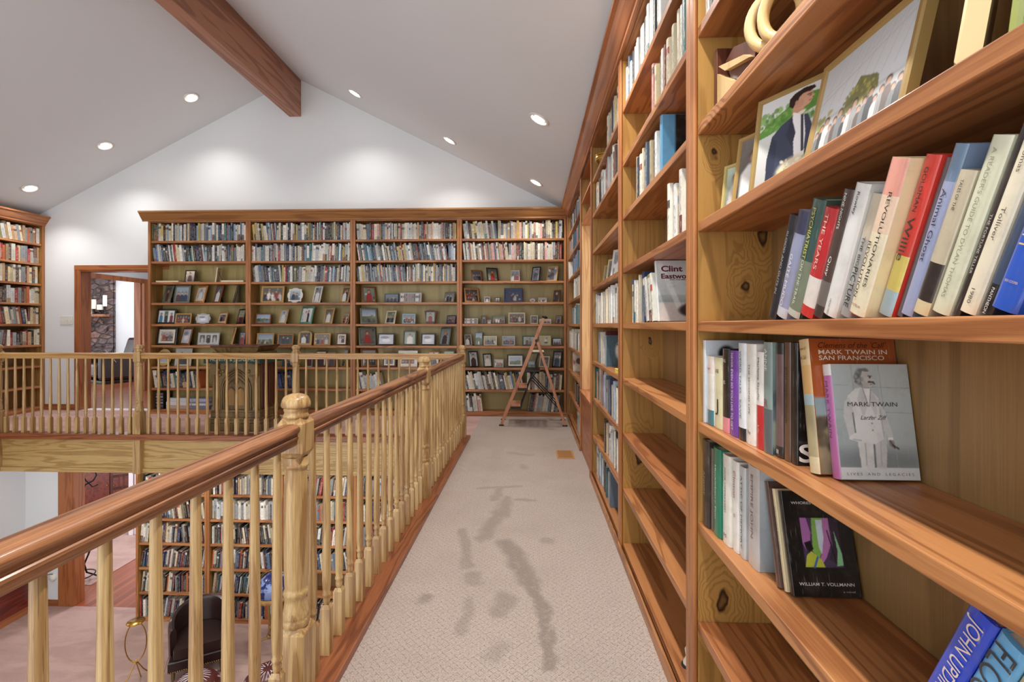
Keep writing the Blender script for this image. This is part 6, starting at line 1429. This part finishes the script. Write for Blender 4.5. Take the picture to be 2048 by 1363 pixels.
mb = MB(); mb.lathe([(.055, 0), (.055, .02), (.04, .035), (.001, .038)], 'white_plastic', 20, T=RX); mb.build('body', r)
mb = MB(); mb.tube([(.02, -.03, .06), (-.02, -.04, .06), (-.1, -.03, .03), (-.2, -.03, -.06), (-.26, -.02, -.1)], .005, 'black', 6); mb.build('cable', r)
cx, cy, _ = on_z(160, 1165, LF)
r = tag(empty('coat_stand', (cx, cy, LF + .003)), 'dark bentwood coat stand just inside the lower hall', 'coat stand')
mb = MB(); mb.lathe([(.026, 0.0), (.022, 1.0), (.02, 1.78), (.03, 1.8), (.001, 1.84)], 'iron', 14); mb.build('pole', r)
for k in range(4):
    a = PI / 4 + k * PI / 2; ca, sa = math.cos(a), math.sin(a)
    mb = MB(); mb.tube([(ca * x, sa * x, z) for x, z in ((.03, 1.45), (.06, 1.55), (.16, 1.6), (.20, 1.68), (.17, 1.78), (.11, 1.8))], .012, 'iron', 8); mb.tube([(ca * x, sa * x, z) for x, z in ((.03, 1.72), (.07, 1.62), (.15, 1.5), (.22, 1.52))], .010, 'iron', 8); mb.build('hook', r)
    mb = MB(); mb.tube([(ca * x, sa * x, z) for x, z in ((.03, .62), (.10, .70), (.16, .62), (.10, .42), (.05, .28), (.08, .14), (.2, .05), (.32, .016))], .013, 'iron', 8); mb.build('leg', r)
mb = MB(); mb.tube([(.19 * math.cos(2 * PI * k / 24), .19 * math.sin(2 * PI * k / 24), .12) for k in range(24)], .01, 'iron', 8, closed=True); mb.build('hoop', r)
r = tag(empty('sideboard', (-9.35, 10.6, LF + .007)), 'dark red wooden sideboard against the lower hall, behind the coat stand', 'sideboard')
mb = MB(); mb.box(-.75, .75, -.25, .25, .08, .98, 'mahogany_y'); mb.build('body', r, bevel=.006); mb = MB(); mb.box(-.78, .78, -.28, .28, .981, 1.02, 'mahogany_y'); mb.build('top_board', r, bevel=.006)
for k in (-1, 1): mb = MB(); mb.box(k * .37 - .33, k * .37 + .33, -.266, -.2505, .14, .92, 'mahogany_y'); d_ = mb.build('door', r, bevel=.005); mb = MB(); mb.lathe([(.012, 0), (.015, .02), (.001, .026)], 'brass', 10, T=T_loc(k * .08, -.2665, .55) @ RX); mb.build('knob', d_)
for x in (-.68, .68):
    for y in (-.2, .2): mb = MB(); mb.box(x - .03, x + .03, y - .03, y + .03, 0, .079, 'mahogany_y'); mb.build('leg', r)
r = tag(empty('dining_chair', (-8.45, 9.6, LF + .007), .6), 'dark slat backed dining chair by the red sideboard', 'chair')
mb = MB(); mb.box(-.22, .22, -.2, .22, .44, .47, 'dark_red'); mb.build('seat', r, bevel=.006)
for x in (-.2, .2):
    mb = MB(); mb.box(x - .018, x + .018, -.19, -.155, 0, .4395, 'dark_red'); mb.build('leg', r)
    mb = MB(); mb.bar((x, .2, 0), (x, .205, .438), .035, .035, 'dark_red', up=(0, 1, 0)); mb.build('leg', r)
mb = MB()
for x in (-.2, .2): mb.bar((x, .2, .471), (x, .27, 1.02), .035, .03, 'dark_red', up=(0, 1, 0))
for z in (.95, .7): mb.bar((-.2, .2 + .07 * (z - .47) / .55, z), (.2, .2 + .07 * (z - .47) / .55, z), .06, .02, 'dark_red', up=(0, 1, 0))
for x in (-.08, 0, .08): mb.bar((x, .233, .7), (x, .262, .95), .03, .012, 'dark_red', up=(0, 1, 0))
mb.build('backrest', r)
xa = on_z(262, 1085, LF)  # white boards standing for the far door casing of the lower hall
r = tag(empty('far_casing_boards', (xa[0] - .19, xa[1] + .3, LF + .007)), 'white upright boards of a door casing in the lower hall, next to the bookcase end', 'door casing')
for k in range(3): mb = MB(); mb.box(-.12 + k * .09, -.035 + k * .09, (k % 2) * .03, .02 + (k % 2) * .03, .0005, 1.3, 'white_trim'); mb.build('panel', r, bevel=.004)

# ------------------------------------------------------------------ fireplace room beyond the upper doorway
mb = MB(); r = tag(empty('fireplace', (-10.9, 11.05, 0)), 'rugged field stone chimney with a wooden mantel shelf, seen through the doorway', 'fireplace')
rr = random.Random(5); nx, nz = 22, 36; v, f = [], []
for j in range(nz + 1):
    for i in range(nx + 1): v.append((-1.0 + 1.95 * i / nx, rr.uniform(-.03, .03) if 0 < i < nx else 0, 2.44 * j / nz))
for j in range(nz):
    for i in range(nx): f.append((j * (nx + 1) + i, j * (nx + 1) + i + 1, (j + 1) * (nx + 1) + i + 1, (j + 1) * (nx + 1) + i))
mb.add(v, f, 'stone'); mb.box(-1.0, .95, .034, .073, 0, 2.44, 'stone'); mb.build('chimney_breast', r)
mb = MB(); mb.box(-.9, .90, -.22, -.035, 1.44, 1.50, 'casing_z'); mb.build('mantel', r, bevel=.005)
mb = MB(); mb.box(-1.0, .95, -.35, -.035, 0.001, .28, 'stone'); mb.build('hearth', r)
for k, (px, h_, rad) in enumerate(((181, .16, .05), (190, .22, .045), (200, .12, .06), (212, .26, .04))):
    x = on_y(px, 630, 10.93)[0]
    lb = ('thick white candle at the end of the stone mantel by the door jamb', 'white candle in a dark holder, second on the stone mantel', 'squat white candle third along the stone mantel', 'tall white pillar candle on a dark holder, nearest the white wall')[k]
    r = tag(empty('candle', (x, 10.93 - .03 * (k % 2), 1.501)), lb, 'candle', 'candles on the mantel')
    z0 = (.0, .12, .10, .18)[k]
    if z0: mb = MB(); mb.lathe([(rad * .9, 0), (rad * .4, .02), (rad * .35, z0 - .02), (rad, z0)], 'iron', 14); mb.build('holder', r)
    mb = MB(); mb.lathe([(rad, z0 + .0005), (rad, z0 + h_), (rad * .7, z0 + h_ + .004), (.001, z0 + h_)], 'wax', 16); mb.build('candle_body', r)
cx, cy, _ = on_z(252, 764, 0)
r = tag(empty('recliner', (cx - .42, cy + .12, 0), -.5), 'dark brown leather recliner in the room beyond the doorway', 'armchair')
mb = MB(); mb.box(-.28, .28, -.38, .3, .12, .42, 'leather'); mb.build('seat', r, bevel=.06)
for s_ in (-1, 1): mb = MB(); a, b = sorted((s_ * .285, s_ * .45)); mb.box(a, b, -.36, .36, .06, .60, 'leather'); mb.build('arm', r, bevel=.07)
mb = MB(); mb.bar((0, .3, .3), (0, .48, .95), .56, .2, 'leather', up=(0, 1, 0)); mb.build('backrest', r, bevel=.07)
mb = MB(); mb.box(-.4, .4, -.32, .34, .001, .06, 'black'); mb.build('base', r, bevel=.01)
mb = MB(); mb.tube([(.47, -.1, .45), (.50, -.18, .55), (.50, -.3, .72)], .012, 'steel', 8); mb.build('lever', r)
r_=[o for o in COL.objects if o.name.startswith('tub_chair')][0]; r_.scale=(.88,.88,.95)
